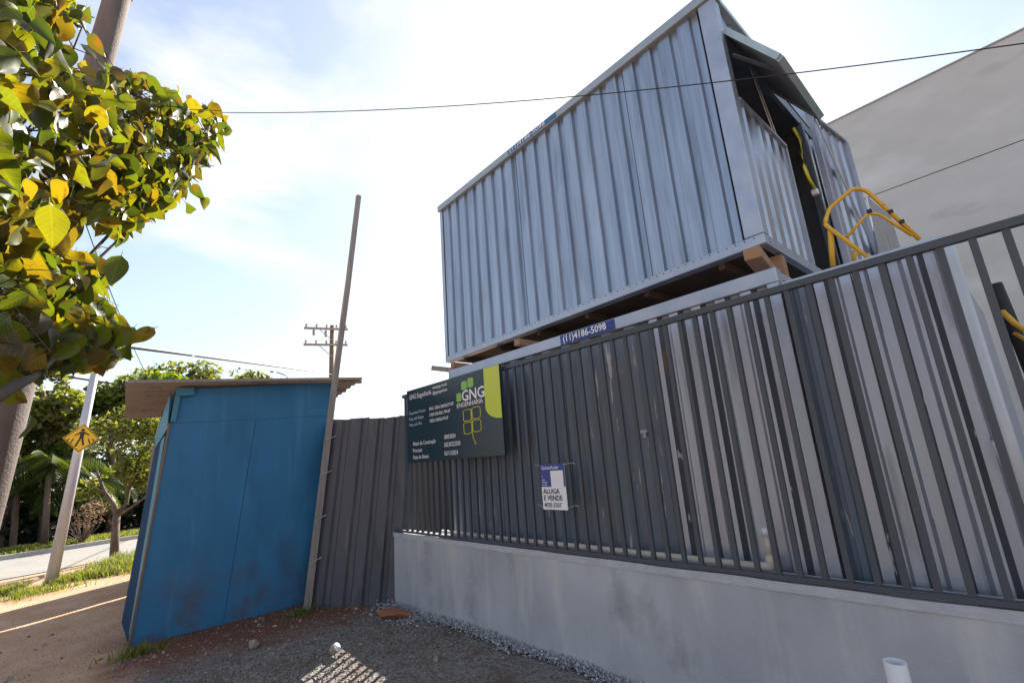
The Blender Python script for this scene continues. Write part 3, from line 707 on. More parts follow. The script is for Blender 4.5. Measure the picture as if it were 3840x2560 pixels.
tag(fixn(pk.build('plank', M['wood_grey'], base=(3.62, 5.66, 2.9))), 'grey plank sticking out beyond the far end of the containers', 'plank')

# ------------------------------------------------------------------ yellow railing on the second container roof
rail = thing('handrail', (4.0, 0.6, 2.57), 'bent yellow tubular handrail standing in front of the open container door', 'handrail')
def rounded(pts, r=0.05, n=4):
    pts = [Vector(p) for p in pts]; out = [pts[0]]
    for i in range(1, len(pts) - 1):
        a = (pts[i - 1] - pts[i]).normalized(); b = (pts[i + 1] - pts[i]).normalized()
        p0 = pts[i] + a * r; p1 = pts[i] + b * r
        for k in range(n + 1):
            t = k / n; out.append(p0.lerp(pts[i], t).lerp(pts[i].lerp(p1, t), t))
    out.append(pts[-1]); return out
def rp(px, py, x): return at_x(px, py, x)
MB().tube(rounded([rp(1995, 592, 3.85), rp(1893, 515, 3.9), rp(1905, 478, 4.0), rp(1960, 432, 4.1), rp(1990, 437, 4.15), rp(2112, 550, 4.2)], 0.04), 0.0145, 10).build('top_loop', M['yellow_paint'], rail, smooth=True)
MB().tube([rp(1913, 612, 3.9), rp(1907, 530, 3.9)], 0.018, 10).build('leg', M['yellow_paint'], rail, smooth=True)
MB().tube(rounded([rp(1945, 545, 4.0), rp(1993, 490, 4.08), rp(2020, 492, 4.12), rp(2095, 541, 4.18)], 0.03), 0.011, 8).build('middle_loop', M['yellow_paint'], rail, smooth=True)
MB().tube([rp(1962, 600, 3.95), rp(1964, 575, 3.95)], 0.014, 8).build('leg', M['yellow_paint'], rail, smooth=True)
for px, py, x in ((1997, 486, 4.08), (2046, 487, 4.17), (2072, 510, 4.18)):
    c = rp(px, py, x); MB().box(c - Vector((0.014, 0.014, 0.014)), c + Vector((0.014, 0.014, 0.014))).build('bolt', M['black'], rail)
# yellow hose hanging in the doorway
hs = MB().tube([at_y(1822, 295, 1.16), at_y(1838, 320, 1.15), at_y(1840, 350, 1.12), at_y(1848, 385, 1.09), at_y(1858, 412, 1.08), at_y(1870, 432, 1.09)], 0.016, 8)
tag(hs.build('hose', M['hose'], smooth=True, base=at_y(1870, 432, 1.08)), 'yellow hose hanging in the open doorway of the upper container', 'hose')
wb = MB(); c = at_y(1872, 442, 1.10); wb.box(c - Vector((0.03, 0.03, 0.03)), c + Vector((0.03, 0.03, 0.03)))
tag(bevel(wb.build('junction_box', M['paper'], base=c), 0.006), 'small white box below the end of the hanging yellow hose', 'junction box')
# things standing in the yard at the right, seen between the bars
yb_ = MB().tube([at_x(2286, 652, 4.4), at_x(2318, 730, 4.4), at_x(2375, 870, 4.4)], 0.035, 10)
yt = thing('cart', (4.4, 0.0, 0.24), 'dark upright tube with a yellow handle seen between the bars at the right edge', 'cart')
yb_.build('upright_tube', M['black'], yt, smooth=True)
MB().tube([at_x(2302, 715, 4.35), at_x(2330, 742, 4.3), at_x(2362, 762, 4.25), at_x(2400, 780, 4.2)], 0.017, 8).build('handle', M['yellow_paint'], yt, smooth=True)
MB().tube([at_x(2330, 765, 4.35), at_x(2365, 785, 4.3), at_x(2400, 800, 4.2)], 0.012, 8).build('lower_handle', M['yellow_paint'], yt, smooth=True)
MB().tube([at_x(2375, 870, 4.4), (4.4, -0.16, 0.24)], 0.035, 8).build('leg', M['black'], yt, smooth=True)

# ------------------------------------------------------------------ big concrete building at the right
bld = thing('concrete_building', (10, 0, 0.2), 'tall plain grey concrete building rising behind the containers at the right', 'building')
MB().box((10.0, -16, 0.0), (24.0, 6.5, 5.640)).build('lower_wall', M['concrete'], bld)
MB().box((10.02, -15.98, 5.641), (23.98, 6.48, 5.655)).build('joint', M['dark'], bld)
MB().box((10.0, -16, 5.656), (24.0, 6.5, 7.33)).build('upper_wall', M['concrete'], bld)
MB().box((9.985, -16.02, 7.332), (24.02, 6.52, 7.36)).build('parapet_flashing', M['lamp'], bld)
MB().box((10.3, -15.7, 7.30), (23.7, 6.2, 7.34)).build('roof', M['concrete'], bld)

# rusty sheets far back in the yard, seen between the bars at the left
rs = thing('rusty_screen', (5.6, 8.4, 0.2), 'rusty corrugated sheet screen standing in the yard behind the left end of the bars', 'screen')
ribs((5.4, 10.6), (5.4, 8.6), (-1, 0), 0.2, 1.85, 9).build('sheet', M['rust_sheet'], rs)
ribs((5.38, 8.62), (5.38, 6.4), (-1, 0), 0.2, 1.80, 10).build('sheet', M['rust_sheet'], rs)

# ------------------------------------------------------------------ PVC pipe along the bars
pp = thing('water_pipe', (3.17, 1.28, 0.86), 'cream plastic water pipe running along the foot of the bars, its end turned up', 'pipe')
MB().tube([(3.17, 4.85, 0.862), (3.17, 1.36, 0.862)], 0.021, 12).build('long_run', M['pvc'], pp, smooth=True)
MB().tube(rounded([(3.17, 1.385, 0.862), (3.17, 1.312, 0.862), (3.17, 1.312, 0.93)], 0.035), 0.027, 12).build('elbow', M['pvc'], pp, smooth=True)
MB().tube([(3.17, 1.312, 0.92), (3.17, 1.310, 1.05)], 0.019, 12).build('riser', M['pvc'], pp, smooth=True)
MB().tube([(3.17, 1.310, 1.04), (3.17, 1.309, 1.085)], 0.024, 12).build('cap', M['white_pvc'], pp, smooth=True)

# white pipe in front of the wall at the bottom edge
wp = MB(); a = at_x(2025, 1512, 2.6); b_ = at_x(2086, 1527, 2.6); rr = (a.y - b_.y) / 2 * 0.93; cyy = (a.y + b_.y) / 2; zz = a.z
nn = 28; prof = []
for k in range(nn):
    an = 2 * math.pi * k / nn
    prof.append((math.cos(an), math.sin(an)))
vs = []
for (r_, z_) in ((rr, -0.05), (rr, zz), (rr * 0.9, zz), (rr * 0.9, zz - 0.25)):
    for cxx, syy in prof: vs.append((2.6 + r_ * cxx, cyy + r_ * syy, z_))
fs = [[i * nn + k, i * nn + (k + 1) % nn, (i + 1) * nn + (k + 1) % nn, (i + 1) * nn + k] for i in range(3) for k in range(nn)]
wp.add(vs, fs)
tag(wp.build('drain_pipe', M['white_pvc'], base=(2.6, cyy, 0), smooth=False), 'short open white plastic pipe standing upright in front of the wall', 'pipe')

# ------------------------------------------------------------------ works sign
SXp = 3.0
def sp_(px, py): return at_x(px, py, SXp)
sign = thing('works_sign', (SXp, 4.45, 1.62), 'dark slate works sign with lime stripe and white lettering on the bars', 'sign')
TLs, TRs, BRs, BLs = sp_(937, 893), sp_(1153, 839), sp_(1153, 1048), sp_(934, 1061)
yl = (TLs.y + BLs.y) / 2; yr = (TRs.y + BRs.y) / 2; zt = (TLs.z + TRs.z) / 2; zb = (BRs.z + BLs.z) / 2
SW = yl - yr; SH = zt - zb
MB().box((SXp, yr, zb), (SXp + 0.025, yl, zt)).build('board', M['sign_dark'], sign)
MB().box((SXp + 0.026, yr + 0.02, zb + 0.02), (SXp + 0.055, yl - 0.02, zt - 0.02)).build('frame', M['bars'], sign)
def sq(u, v): return Vector((SXp - 0.0015, yl - u * SW, zt - v * SH))
RD = (0, -1, 0); UP = (0, 0, 1)
# lime stripe with rounded lower corner
pl = [sq(0.862, 0.004), sq(0.997, 0.004), sq(0.997, 0.60)]
for k in range(7):
    an = k / 6 * math.pi / 2
    pl.append(sq(0.997 - 0.135 * math.sin(an), 0.45 + 0.15 * math.cos(an)))
fixn(MB().prism(pl, (0.001, 0, 0)).build('lime_stripe', M['lime'], sign))
def rsq(u, v, w, h, r, mt, name, line=None):
    pts = []
    for cx_, cy_, a0 in ((u + w - r, v + r, 0), (u + r, v + r, 1), (u + r, v + h - r, 2), (u + w - r, v + h - r, 3)):
        for k in range(5):
            an = (a0 + k / 4) * math.pi / 2
            pts.append((cx_ + r * math.cos(an), cy_ - r * math.sin(an)))
    asp = SW / SH
    P = [sq(a_, b2) for a_, b2 in pts]
    if line:
        return MB().tube(P + [P[0]], line, 4, cap=False).build(name, mt, sign)
    return fixn(MB().prism(P, (0.001, 0, 0)).build(name, mt, sign))
rsq(0.645, 0.085, 0.055, 0.105, 0.018, M['logo_green'], 'logo_leaf'); rsq(0.708, 0.065, 0.055, 0.115, 0.018, M['logo_green'], 'logo_leaf'); rsq(0.59, 0.215, 0.05, 0.105, 0.018, M['logo_green'], 'logo_leaf')
text('GNG', sq(0.642, 0.325), RD, UP, 0.16, M['white_print'], sign, 'logo_lettering', squeeze=1.12, bold=0.002)
text('ENGENHARIA', sq(0.59, 0.395), RD, UP, 0.072, M['white_print'], sign, 'logo_lettering', squeeze=1.02)
for u, v in ((0.652, 0.435), (0.738, 0.425), (0.652, 0.585), (0.738, 0.575)):
    rsq(u, v, 0.076, 0.135, 0.022, M['yellow_print'], 'clover_outline', 0.0035)
MB().tube([sq(0.733, 0.73), sq(0.738, 0.78), sq(0.752, 0.82), sq(0.768, 0.845), sq(0.745, 0.845), sq(0.752, 0.82)], 0.0035, 4).build('clover_outline', M['yellow_print'], sign)
MB().tube([sq(0.733, 0.43), sq(0.733, 0.73)], 0.003, 4).build('clover_outline', M['yellow_print'], sign)
for body, u, v, s, mt in (('GNG Engenharia', 0.035, 0.135, 0.085, 'white_print'), ('www.gng.com.br', 0.33, 0.075, 0.052, 'white_print'), ('@gngengenharia', 0.33, 0.145, 0.052, 'white_print'),
                          ('Responsável Técnico', 0.03, 0.345, 0.052, 'grey_print'), ('Resp. pelo Projeto', 0.03, 0.425, 0.052, 'grey_print'), ('Resp. pela Obra', 0.03, 0.505, 0.052, 'grey_print'),
                          ('ENG. CREA 506926179-SP', 0.285, 0.345, 0.052, 'white_print'), ('CREA 506.9261.794-SP', 0.285, 0.425, 0.052, 'white_print'), ('CREA 506926179-SP', 0.285, 0.505, 0.052, 'white_print'),
                          ('Alvará de Construção', 0.07, 0.775, 0.066, 'white_print'), ('Processo', 0.07, 0.865, 0.066, 'white_print'), ('Data do Alvará', 0.07, 0.955, 0.066, 'white_print'),
                          ('18053024', 0.44, 0.745, 0.066, 'white_print'), ('20230222505', 0.44, 0.84, 0.066, 'white_print'), ('02/11/2024', 0.44, 0.945, 0.066, 'white_print')):
    text(body, sq(u, v), RD, UP, s, M[mt], sign, squeeze=0.86)

# ------------------------------------------------------------------ letting poster tied to the bars
PX = 3.045
def pq(px, py): return at_x(px, py, PX)
a = pq(1243, 1066); b_ = pq(1300, 1063); c = pq(1299, 1172); d = pq(1245, 1168)
py0, py1 = (a.y + d.y) / 2, (b_.y + c.y) / 2; pz1, pz0 = (a.z + b_.z) / 2, (c.z + d.z) / 2
post = thing('letting_poster', (PX, (py0 + py1) / 2, pz0), 'small blue and white letting poster tied to the bars below the works sign', 'poster')
PWd, PHt = py0 - py1, pz1 - pz0
MB().box((PX, py1, pz0), (PX + 0.004, py0, pz1)).build('sheet', M['paper'], post)
def pp_(u, v): return Vector((PX - 0.0012, py0 - u * PWd, pz1 - v * PHt))
fixn(MB().prism([pp_(0.0, 0.0), pp_(0.999, 0.0), pp_(0.999, 0.15), pp_(0.42, 0.15), pp_(0.42, 0.505), pp_(0.0, 0.505)], (0.001, 0, 0)).build('blue_field', M['navy_print'], post))
MB().prism([pp_(0.935, 0.151), pp_(0.999, 0.151), pp_(0.999, 0.505), pp_(0.935, 0.505)], (0.001, 0, 0)).build('blue_edge', M['navy_print'], post)
RQ = Vector((-0.0013, 0, 0))
text('QuintoAndar', pp_(0.06, 0.115) + RQ, RD, UP, 0.040, M['white_print'], post, squeeze=0.95)
for v, tt in ((0.29, 'o'), (0.37, 'Mais'), (0.425, 'imóveis'), (0.48, 'no site')):
    text(tt, pp_(0.05, v) + RQ, RD, UP, 0.022, M['white_print'], post, squeeze=0.95)
text('ALUGA', pp_(0.06, 0.655) + RQ, RD, UP, 0.060, M['black_print'], post, squeeze=0.98, bold=0.0006)
text('E VENDE', pp_(0.06, 0.80) + RQ, RD, UP, 0.060, M['black_print'], post, squeeze=0.94, bold=0.0006)
text('4020-2507', pp_(0.06, 0.945) + RQ, RD, UP, 0.052, M['black_print'], post, squeeze=0.90)
for v, dy_ in ((0.03, 0.0), (0.955, 0.01)):
    for s, u in ((1, 0.0), (-1, 1.0)):
        p = pp_(u, v); MB().tube([p, p + Vector((0.015, s * 0.07, dy_ + 0.01)), p + Vector((0.03, s * 0.10, dy_))], 0.0022, 5).build('wire_tie', M['tie'], post)

# ------------------------------------------------------------------ dark sheet hoarding between wall and shed
hb = thing('sheet_hoarding', (2.7, 6.2, 0), 'leaning dark brown corrugated metal hoarding between the blue shed and the wall', 'hoarding')
hA = Vector((2.33, 6.60, -0.03)); hB = Vector((3.02, 5.83, -0.03))
lean = Vector((0.24, 0.0, 0))
def sheet_lean(a, b, z1, nr, mt, par, depth=0.03, name='sheet', jag=0.0):
    mb = ribs((a.x, a.y), (b.x, b.y), (-0.75, -0.66), a.z, z1, nr, depth, (0, 0.58, 0.68, 0.90, 1.0))
    for v in mb.v:
        v.x += lean.x * (v.z) / 2.3
        if v.z > 1.5 and jag: v.z += noise.noise(Vector((v.y * 9, v.x * 3, 0))) * jag
    return mb.build(name, mt, par)
hm = hA.lerp(hB, 0.52)
sheet_lean(hA, hm, 2.30, 2, M['brown_sheet'], hb, jag=0.03)
sheet_lean(hm + Vector((-0.006, -0.006, 0)), hB + Vector((0.12, -0.13, 0)), 2.27, 3, M['brown_sheet'], hb, jag=0.03)
MB().bar((2.68, 6.70, 2.1), (3.38, 5.93, 2.08), 0.05, 0.07).build('rail', M['wood_brown'], hb)
MB().bar((2.50, 6.72, 0.5), (3.18, 5.95, 0.5), 0.05, 0.07).build('rail', M['wood_brown'], hb)

fixn(MB().hexa([(2.345, 6.60, -0.05), (2.365, 6.60, -0.05), (2.44, 6.93, -0.05), (2.42, 6.93, -0.05)], [(2.60, 6.60, 2.3), (2.62, 6.60, 2.3), (2.70, 6.93, 2.3), (2.68, 6.93, 2.3)]).build('return_sheet', M['brown_sheet'], hb))  # filler added behind the timber post to block sun through the gap
tp = MB()
P0 = Vector((2.285, 6.56, -0.05)); P1 = Vector((2.575, 6.56, 2.744)); P2 = Vector((2.915, 6.56, 5.86))
pts = [P0, P0.lerp(P1, 0.5), P1, P1.lerp(P2, 0.5) + Vector((0.01, 0, 0)), P2]
for i in range(4):
    tp.bar(pts[i], pts[i + 1], 0.072 - 0.002 * i, 0.06, (0, 1, 0), )
tag(fixn(tp.build('timber_post', M['wood_grey'], base=(2.285, 6.56, 0))), 'long slender grey timber post leaning at the right corner of the blue shed', 'post')

for zz_ in (0.55, 1.05, 1.6, 2.05):
    c_ = pts[0].lerp(pts[2], (zz_ + 0.05) / 2.79)
    tw_ = MB(); tw_.tube([c_ + Vector((0.045 * math.cos(a), 0.04 * math.sin(a), 0.012 * math.sin(2 * a))) for a in [i * math.pi / 5 for i in range(11)]] + [c_ + Vector((0.09, -0.05, 0.02)), c_ + Vector((-0.06, -0.06, -0.03))], 0.004, 4)
    tag(tw_.build('wire_loop', M['tie'], base=c_), 'twisted wire loop round the leaning timber post, %s' % {0.55: 'lowest of the four', 1.05: 'second from the bottom', 1.6: 'second from the top', 2.05: 'topmost of the four'}[zz_], 'wire', 'wire loops on the timber post')

# ------------------------------------------------------------------ blue shed
shed = thing('blue_shed', (1.6, 7.5, 0), 'leaning bright blue timber shed with a corrugated roof beside the dirt path', 'shed')
YS = 6.9
BL, BR, TL, TR = Vector((0.612, YS, -0.05)), Vector((2.40, YS, -0.05)), Vector((0.80, YS, 2.70)), Vector((2.76, YS, 2.895))
def sf(u, v): return BL.lerp(BR, u).lerp(TL.lerp(TR, u), v)
thk = Vector((0, 0.02, 0))
vj = 0.853
def board(u0, u1, v0, v1, name, mt, off=0.0, g_=0.0013):
    p = [sf(u0 + g_, v0), sf(u1 - g_, v0), sf(u1 - g_, v1 - g_), sf(u0 + g_, v1 - g_)]
    if v1 < 0.9: p[2] = sf(u1 - g_, v1 - g_ - 0.022 * u1); p[3] = sf(u0 + g_, v1 - g_ - 0.022 * u0)
    else: p[0] = sf(u0 + g_, v0 - 0.022 * u0); p[1] = sf(u1 - g_, v0 - 0.022 * u1)
    p = [q + Vector((0, off, 0)) for q in p]
    return fixn(MB().prism(p, thk).build(name, mt, shed))
def blue_dirty():
    m = M['blue'].copy(); m.name = 'blue_paint_muddy'; t = m.node_tree; lk = t.links.new
    b = t.nodes['Principled BSDF']; src = b.inputs['Base Color'].links[0].from_socket
    tc = N(t, 'ShaderNodeTexCoord'); s = N(t, 'ShaderNodeSeparateXYZ'); lk(tc.outputs['Object'], s.inputs[0])
    n = N(t, 'ShaderNodeTexNoise'); n.inputs['Scale'].default_value = 3.0; n.inputs['Detail'].default_value = 8; n.inputs['Roughness'].default_value = 0.7
    lk(tc.outputs['Object'], n.inputs['Vector'])
    r1 = N(t, 'ShaderNodeMapRange'); r1.inputs['From Min'].default_value = 0.95; r1.inputs['From Max'].default_value = -0.05
    lk(s.outputs['Z'], r1.inputs['Value'])
    mu = N(t, 'ShaderNodeMath', operation='MULTIPLY'); lk(r1.outputs[0], mu.inputs[0])
    r2 = N(t, 'ShaderNodeMapRange'); r2.inputs['From Min'].default_value = 0.42; r2.inputs['From Max'].default_value = 0.72; lk(n.outputs['Fac'], r2.inputs['Value'])
    lk(r2.outputs[0], mu.inputs[1])
    m2 = N(t, 'ShaderNodeMath', operation='MULTIPLY'); m2.inputs[1].default_value = 1.15; m2.use_clamp = True; lk(mu.outputs[0], m2.inputs[0])
    mx = N(t, 'ShaderNodeMixRGB'); lk(m2.outputs[0], mx.inputs['Fac']); lk(src, mx.inputs['Color1']); mx.inputs['Color2'].default_value = (0.085, 0.05, 0.04, 1)
    lk(mx.outputs['Color'], b.inputs['Base Color'])
    return m
M['blue_muddy'] = blue_dirty()
board(0.0, 0.475, 0.0, vj, 'front_board', M['blue_muddy'])
board(0.475, 1.0, 0.0, vj, 'front_board', M['blue_muddy'], 0.002)
board(0.0, 1.0, vj, 1.0, 'top_board', M['blue'], 0.004)
DEP = 1.25
sh_in = Vector((0, DEP, 0)); dzr = Vector((0, 0, -0.15))
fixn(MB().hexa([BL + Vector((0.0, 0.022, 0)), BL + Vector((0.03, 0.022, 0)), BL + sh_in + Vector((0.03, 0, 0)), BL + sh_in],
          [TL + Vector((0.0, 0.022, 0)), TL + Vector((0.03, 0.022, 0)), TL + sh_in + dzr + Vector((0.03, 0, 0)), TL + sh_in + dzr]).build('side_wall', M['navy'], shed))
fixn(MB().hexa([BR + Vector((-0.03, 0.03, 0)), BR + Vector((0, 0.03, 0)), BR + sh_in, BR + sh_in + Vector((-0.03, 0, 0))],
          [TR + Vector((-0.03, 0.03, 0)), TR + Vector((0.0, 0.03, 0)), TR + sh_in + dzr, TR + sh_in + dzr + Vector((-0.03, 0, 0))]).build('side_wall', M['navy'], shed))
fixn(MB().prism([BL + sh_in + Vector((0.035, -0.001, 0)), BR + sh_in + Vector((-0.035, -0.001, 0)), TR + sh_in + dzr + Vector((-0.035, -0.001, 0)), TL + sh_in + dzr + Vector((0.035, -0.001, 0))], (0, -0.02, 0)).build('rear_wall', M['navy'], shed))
nl = MB()
for v_ in (0.02, 0.28, 0.55, 0.835, 0.87, 0.975):
    for k in range(14):
        p_ = sf(0.02 + k * 0.0735, v_) + Vector((random.uniform(-.01, .01), -0.003, random.uniform(-.008, .008)))
        nl.lathe([(0.0, 0.0), (0.006, 0.001)], (0, 0, 0), 6)
        for q_ in nl.v[-12:]: q_.x, q_.y, q_.z = p_.x + q_.x, p_.y - q_.z, p_.z + q_.y
nl.build('nail_heads', M['dirt_dark'], shed, kind='stuff')
# corner post and trim at the left, shutter beside it
MB().bar(BL + Vector((-0.006, 0.015, 0.02)), sf(0, 0.855) + Vector((-0.006, 0.015, 0)), 0.02, 0.05, (0, 1, 0)).build('corner_trim', M['wood_brown'], shed)
MB().bar(sf(0, 0.86) + Vector((0.02, -0.02, 0)), sf(0, 0.99) + Vector((0.02, -0.02, 0)), 0.05, 0.035, (0, 1, 0)).build('corner_block', M['teal'], shed)
MB().bar(sf(0.0, 0.985) + Vector((0.0, -0.03, 0)), sf(0.09, 0.985) + Vector((0.0, -0.03, 0)), 0.04, 0.09, (0, 0, 1)).build('eaves_block', M['teal'], shed)
s0 = [at_y(385, 905, 6.95), at_y(362, 1000, 7.2), at_y(372, 1000, 7.0), at_y(396, 905, 6.90)]
fixn(MB().prism([at_y(392, 900, 6.93), at_y(356, 1000, 7.35), at_y(356, 1028, 7.35), at_y(384, 985, 6.95)], (0.012, 0.01, 0)).build('shutter', M['teal'], shed))
fixn(MB().prism([at_y(379, 1000, 6.99), at_y(303, 1458, 6.93), at_y(296, 1455, 7.05), at_y(370, 1012, 7.08)], (0.012, 0.01, 0)).build('side_batten', M['teal'], shed))
# roof: corrugated sheet with a wavy front edge
R0 = Vector((0.30, 6.70, 2.735)); R1 = Vector((3.06, 6.70, 2.925)); R2 = R1 + Vector((0.02, 1.72, -0.22)); R3 = R0 + Vector((0.13, 1.72, -0.22))
rfm = MB(); n_w = 19 * 6
ro = len(rfm.v)
rows = 60
for j in range(rows + 1):
    t_ = j / rows
    a = R0.lerp(R3, t_); b_ = R1.lerp(R2, t_)
    hz = 0.018 * math.sin(j / 6 * 2 * math.pi)
    for P in (a, b_):
        rfm.v.append(P + Vector((0, 0, hz)))
    for P in (a, b_):
        rfm.v.append(P + Vector((0, 0, hz + 0.007)))
for j in range(rows):
    q = 4 * j
    rfm.f += [[q, q + 1, q + 5, q + 4], [q + 2, q + 6, q + 7, q + 3], [q, q + 4, q + 6, q + 2], [q + 1, q + 3, q + 7, q + 5]]; rfm.mi += [0] * 4
rfm.f.append([0, 2, 3, 1]); rfm.mi.append(0)
rfm.build('roof', M['fibre'], shed)
MB().bar(R0 + Vector((0.02, -0.012, 0.0)), R1 + Vector((-0.02, -0.012, 0.0)), 0.02, 0.035, (0, 0, 1)).build('roof_edge', M['wood_grey'], shed)
rr_ = MB()
for k in range(3):
    rr_ = MB().bar(R1 + Vector((-0.30 + 0.0, 0.1 + 0.5 * k, -0.05 - 0.06 * k)), R1 + Vector((0.02 - 0.03 * k, 0.1 + 0.5 * k, -0.03 - 0.06 * k)), 0.05, 0.05)
    rr_.build('rafter_end', M['wood_grey'], shed)

hut = thing('grey_hut', (1.8, 10, 0), 'small grey hut mostly hidden behind the left edge of the blue shed', 'hut')
MB().hexa([(0.775, 9.2, 0), (3.0, 8.6, 0), (3.0, 11.38, 0), (0.95, 10.02, 0)], [(0.83, 9.2, 2.2), (3.1, 8.6, 2.2), (3.0, 11.38, 2.2), (0.95, 10.02, 2.2)]).build('wall', M['wood_grey'], hut)  # unseen rear wall slanted along the sun to let a strip of light pass
MB().hexa([(0.88, 9.1, 2.205), (3.2, 8.5, 2.205), (3.0, 11.36, 2.205), (1.0, 10.03, 2.205)], [(0.88, 9.1, 2.24), (3.2, 8.5, 2.24), (3.0, 11.36, 2.24), (1.0, 10.03, 2.24)]).build('roof', M['fibre'], hut)
shade_block = thing('rear_hut', (2.2, 11.2, 0), 'low lean-to hidden behind the shed whose shadow falls on the dirt path', 'hut')
MB().hexa([(1.06, 10.20, 0), (3.2, 11.62, 0), (3.2, 12.7, 0), (1.12, 11.7, 0)], [(1.06, 10.20, 2.1), (3.2, 11.62, 2.1), (3.2, 12.7, 2.1), (1.12, 11.7, 2.1)]).build('wall', M['wood_grey'], shade_block)  # unseen block added to shade the path, leaving a sunlit slot
MB().hexa([(1.07, 10.23, 2.105), (3.2, 11.64, 2.105), (3.2, 12.75, 2.105), (1.1, 11.75, 2.105)], [(1.07, 10.23, 2.14), (3.2, 11.64, 2.14), (3.2, 12.75, 2.14), (1.1, 11.75, 2.14)]).build('roof', M['fibre'], shade_block)

# ------------------------------------------------------------------ pedestrian crossing sign
sgp = thing('crossing_sign', (-0.13, 12.7, 0), 'yellow diamond pedestrian crossing sign on a leaning grey post', 'road sign')
b0 = at_y(116, 1342, 12.7); b1 = at_y(236, 770, 12.7)
MB().tube([b0 + Vector((0, 0, -0.05)), b0.lerp(b1, 0.5), b1], [0.092, 0.078, 0.058], 14).build('pole', M['steel_post'], sgp, smooth=True)
YG = 12.53
cs = at_y(187, 1006, YG); ax = (b1 - b0).normalized()
ux = Vector((ax.z, 0, -ax.x)) ; uy = Vector((ax.x, 0, ax.z)).normalized(); ux.normalize()
hh_ = 0.262
def sg(u, v, o=0.0): return cs + (ux * u + uy * v) * 1.05 + Vector((0, -o, 0))
def flat(poly, name, mt, o, par):
    return fixn(MB().prism([sg(u, v, o) for u, v in poly], (0, 0.002, 0)).build(name, mt, par))
plate = fixn(MB().prism([sg(0, hh_), sg(hh_, 0), sg(0, -hh_), sg(-hh_, 0)], (0, 0.006, 0)).build('plate', M['sign_yellow'], sgp))
w1, w2 = hh_ - 0.012, hh_ - 0.028
for k in range(4):
    A_ = [(0, 1), (1, 0), (0, -1), (-1, 0)][k]; B_ = [(0, 1), (1, 0), (0, -1), (-1, 0)][(k + 1) % 4]
    flat([(A_[0] * w1, A_[1] * w1), (B_[0] * w1, B_[1] * w1), (B_[0] * w2, B_[1] * w2), (A_[0] * w2, A_[1] * w2)], 'border', M['black_print'], 0.003, plate)
flat([(0.028 * math.cos(a), 0.15 + 0.028 * math.sin(a)) for a in [i * math.pi / 5 for i in range(10)]], 'walker_print', M['black_print'], 0.003, plate)
flat([(-0.03, 0.12), (0.03, 0.12), (0.028, 0.0), (-0.028, 0.0)], 'walker_print', M['black_print'], 0.003, plate)
flat([(-0.03, 0.118), (-0.105, 0.055), (-0.098, 0.04), (-0.028, 0.085)], 'walker_print', M['black_print'], 0.004, plate)
flat([(0.03, 0.118), (0.105, 0.07), (0.10, 0.053), (0.028, 0.085)], 'walker_print', M['black_print'], 0.004, plate)
flat([(-0.027, 0.005), (0.0, 0.005), (-0.05, -0.15), (-0.078, -0.15)], 'walker_print', M['black_print'], 0.004, plate)
flat([(0.0, 0.005), (0.027, 0.005), (0.055, -0.12), (0.03, -0.13)], 'walker_print', M['black_print'], 0.0045, plate)
for u in (-0.17, -0.115, 0.09, 0.145):
    s_ = -1 if u < 0 else 1
    hgt = 0.09 if abs(u) < 0.13 else 0.055
    flat([(u, -0.005), (u + 0.018, -0.005), (u + 0.018 + s_ * 0.03, -hgt), (u + s_ * 0.03, -hgt)], 'crossing_stripe', M['black_print'], 0.003, plate)

# ------------------------------------------------------------------ near concrete pole
cpole = thing('utility_pole', (-0.55, 4.4, 0), 'thick leaning concrete utility pole behind the leaves at the left edge', 'utility pole')
q0 = at_y(2, 950, 4.4); q1 = at_y(240, 100, 4.4)
dr = (q1 - q0).normalized(); qb = q0 - dr * ((q0.z + 0.1) / dr.z); qt = q1 + dr * 2.5
MB().tube([qb, q0, q1, qt], [0.142, 0.128, 0.088, 0.075], 20).build('shaft', M['pole'], cpole, smooth=True)
for k, f_ in enumerate((0.55, 0.75)):
    c = qb.lerp(qt, f_); MB().tube([c - dr * 0.02, c + dr * 0.02], 0.112 - 0.015 * k, 20).build('band', M['lamp'], cpole, smooth=True)

# far wooden pole with crossarms
fp = thing('power_pole', (11.6, 30, 0), 'distant wooden power pole with two crossarms rising behind the leaning timber', 'utility pole')
MB().tube([(11.62, 30, 0), (11.6, 30, 5), (11.58, 30, 10.95)], [0.19, 0.17, 0.14], 12).build('shaft', M['wood_brown'], fp, smooth=True)
for zz_, xa, xb in ((10.62, 9.75, 12.55), (9.55, 9.75, 12.55)):
    arm = MB().bar((xa, 29.82, zz_ - 0.12), (xb, 29.82, zz_ + 0.14), 0.10, 0.13); arm = arm.build('crossarm', M['wood_grey'], fp)
    MB().bar((10.6, 29.75, zz_ - 0.05), (11.55, 29.8, zz_ - 0.75), 0.035, 0.035).build('brace', M['lamp'], fp)
    for k in range(5):
        x = xa + 0.12 + k * (xb - xa - 0.24) / 4
        zc = zz_ - 0.12 + 0.26 * (x - xa) / (xb - xa)
        MB().lathe([(0.0, 0.30), (0.05, 0.28), (0.075, 0.2), (0.04, 0.16), (0.07, 0.10), (0.025, 0.06)], (x, 29.82, zc), 8).build('insulator', M['lamp'], arm)
for k, (x, z) in enumerate(((10.3, 10.1), (11.05, 10.1))):
    MB().lathe([(0.0, 0.4), (0.07, 0.38), (0.09, 0.1), (0.06, -0.05), (0.0, -0.08)], (x, 29.7, z), 8).build('fuse_holder', M['lamp'], fp)

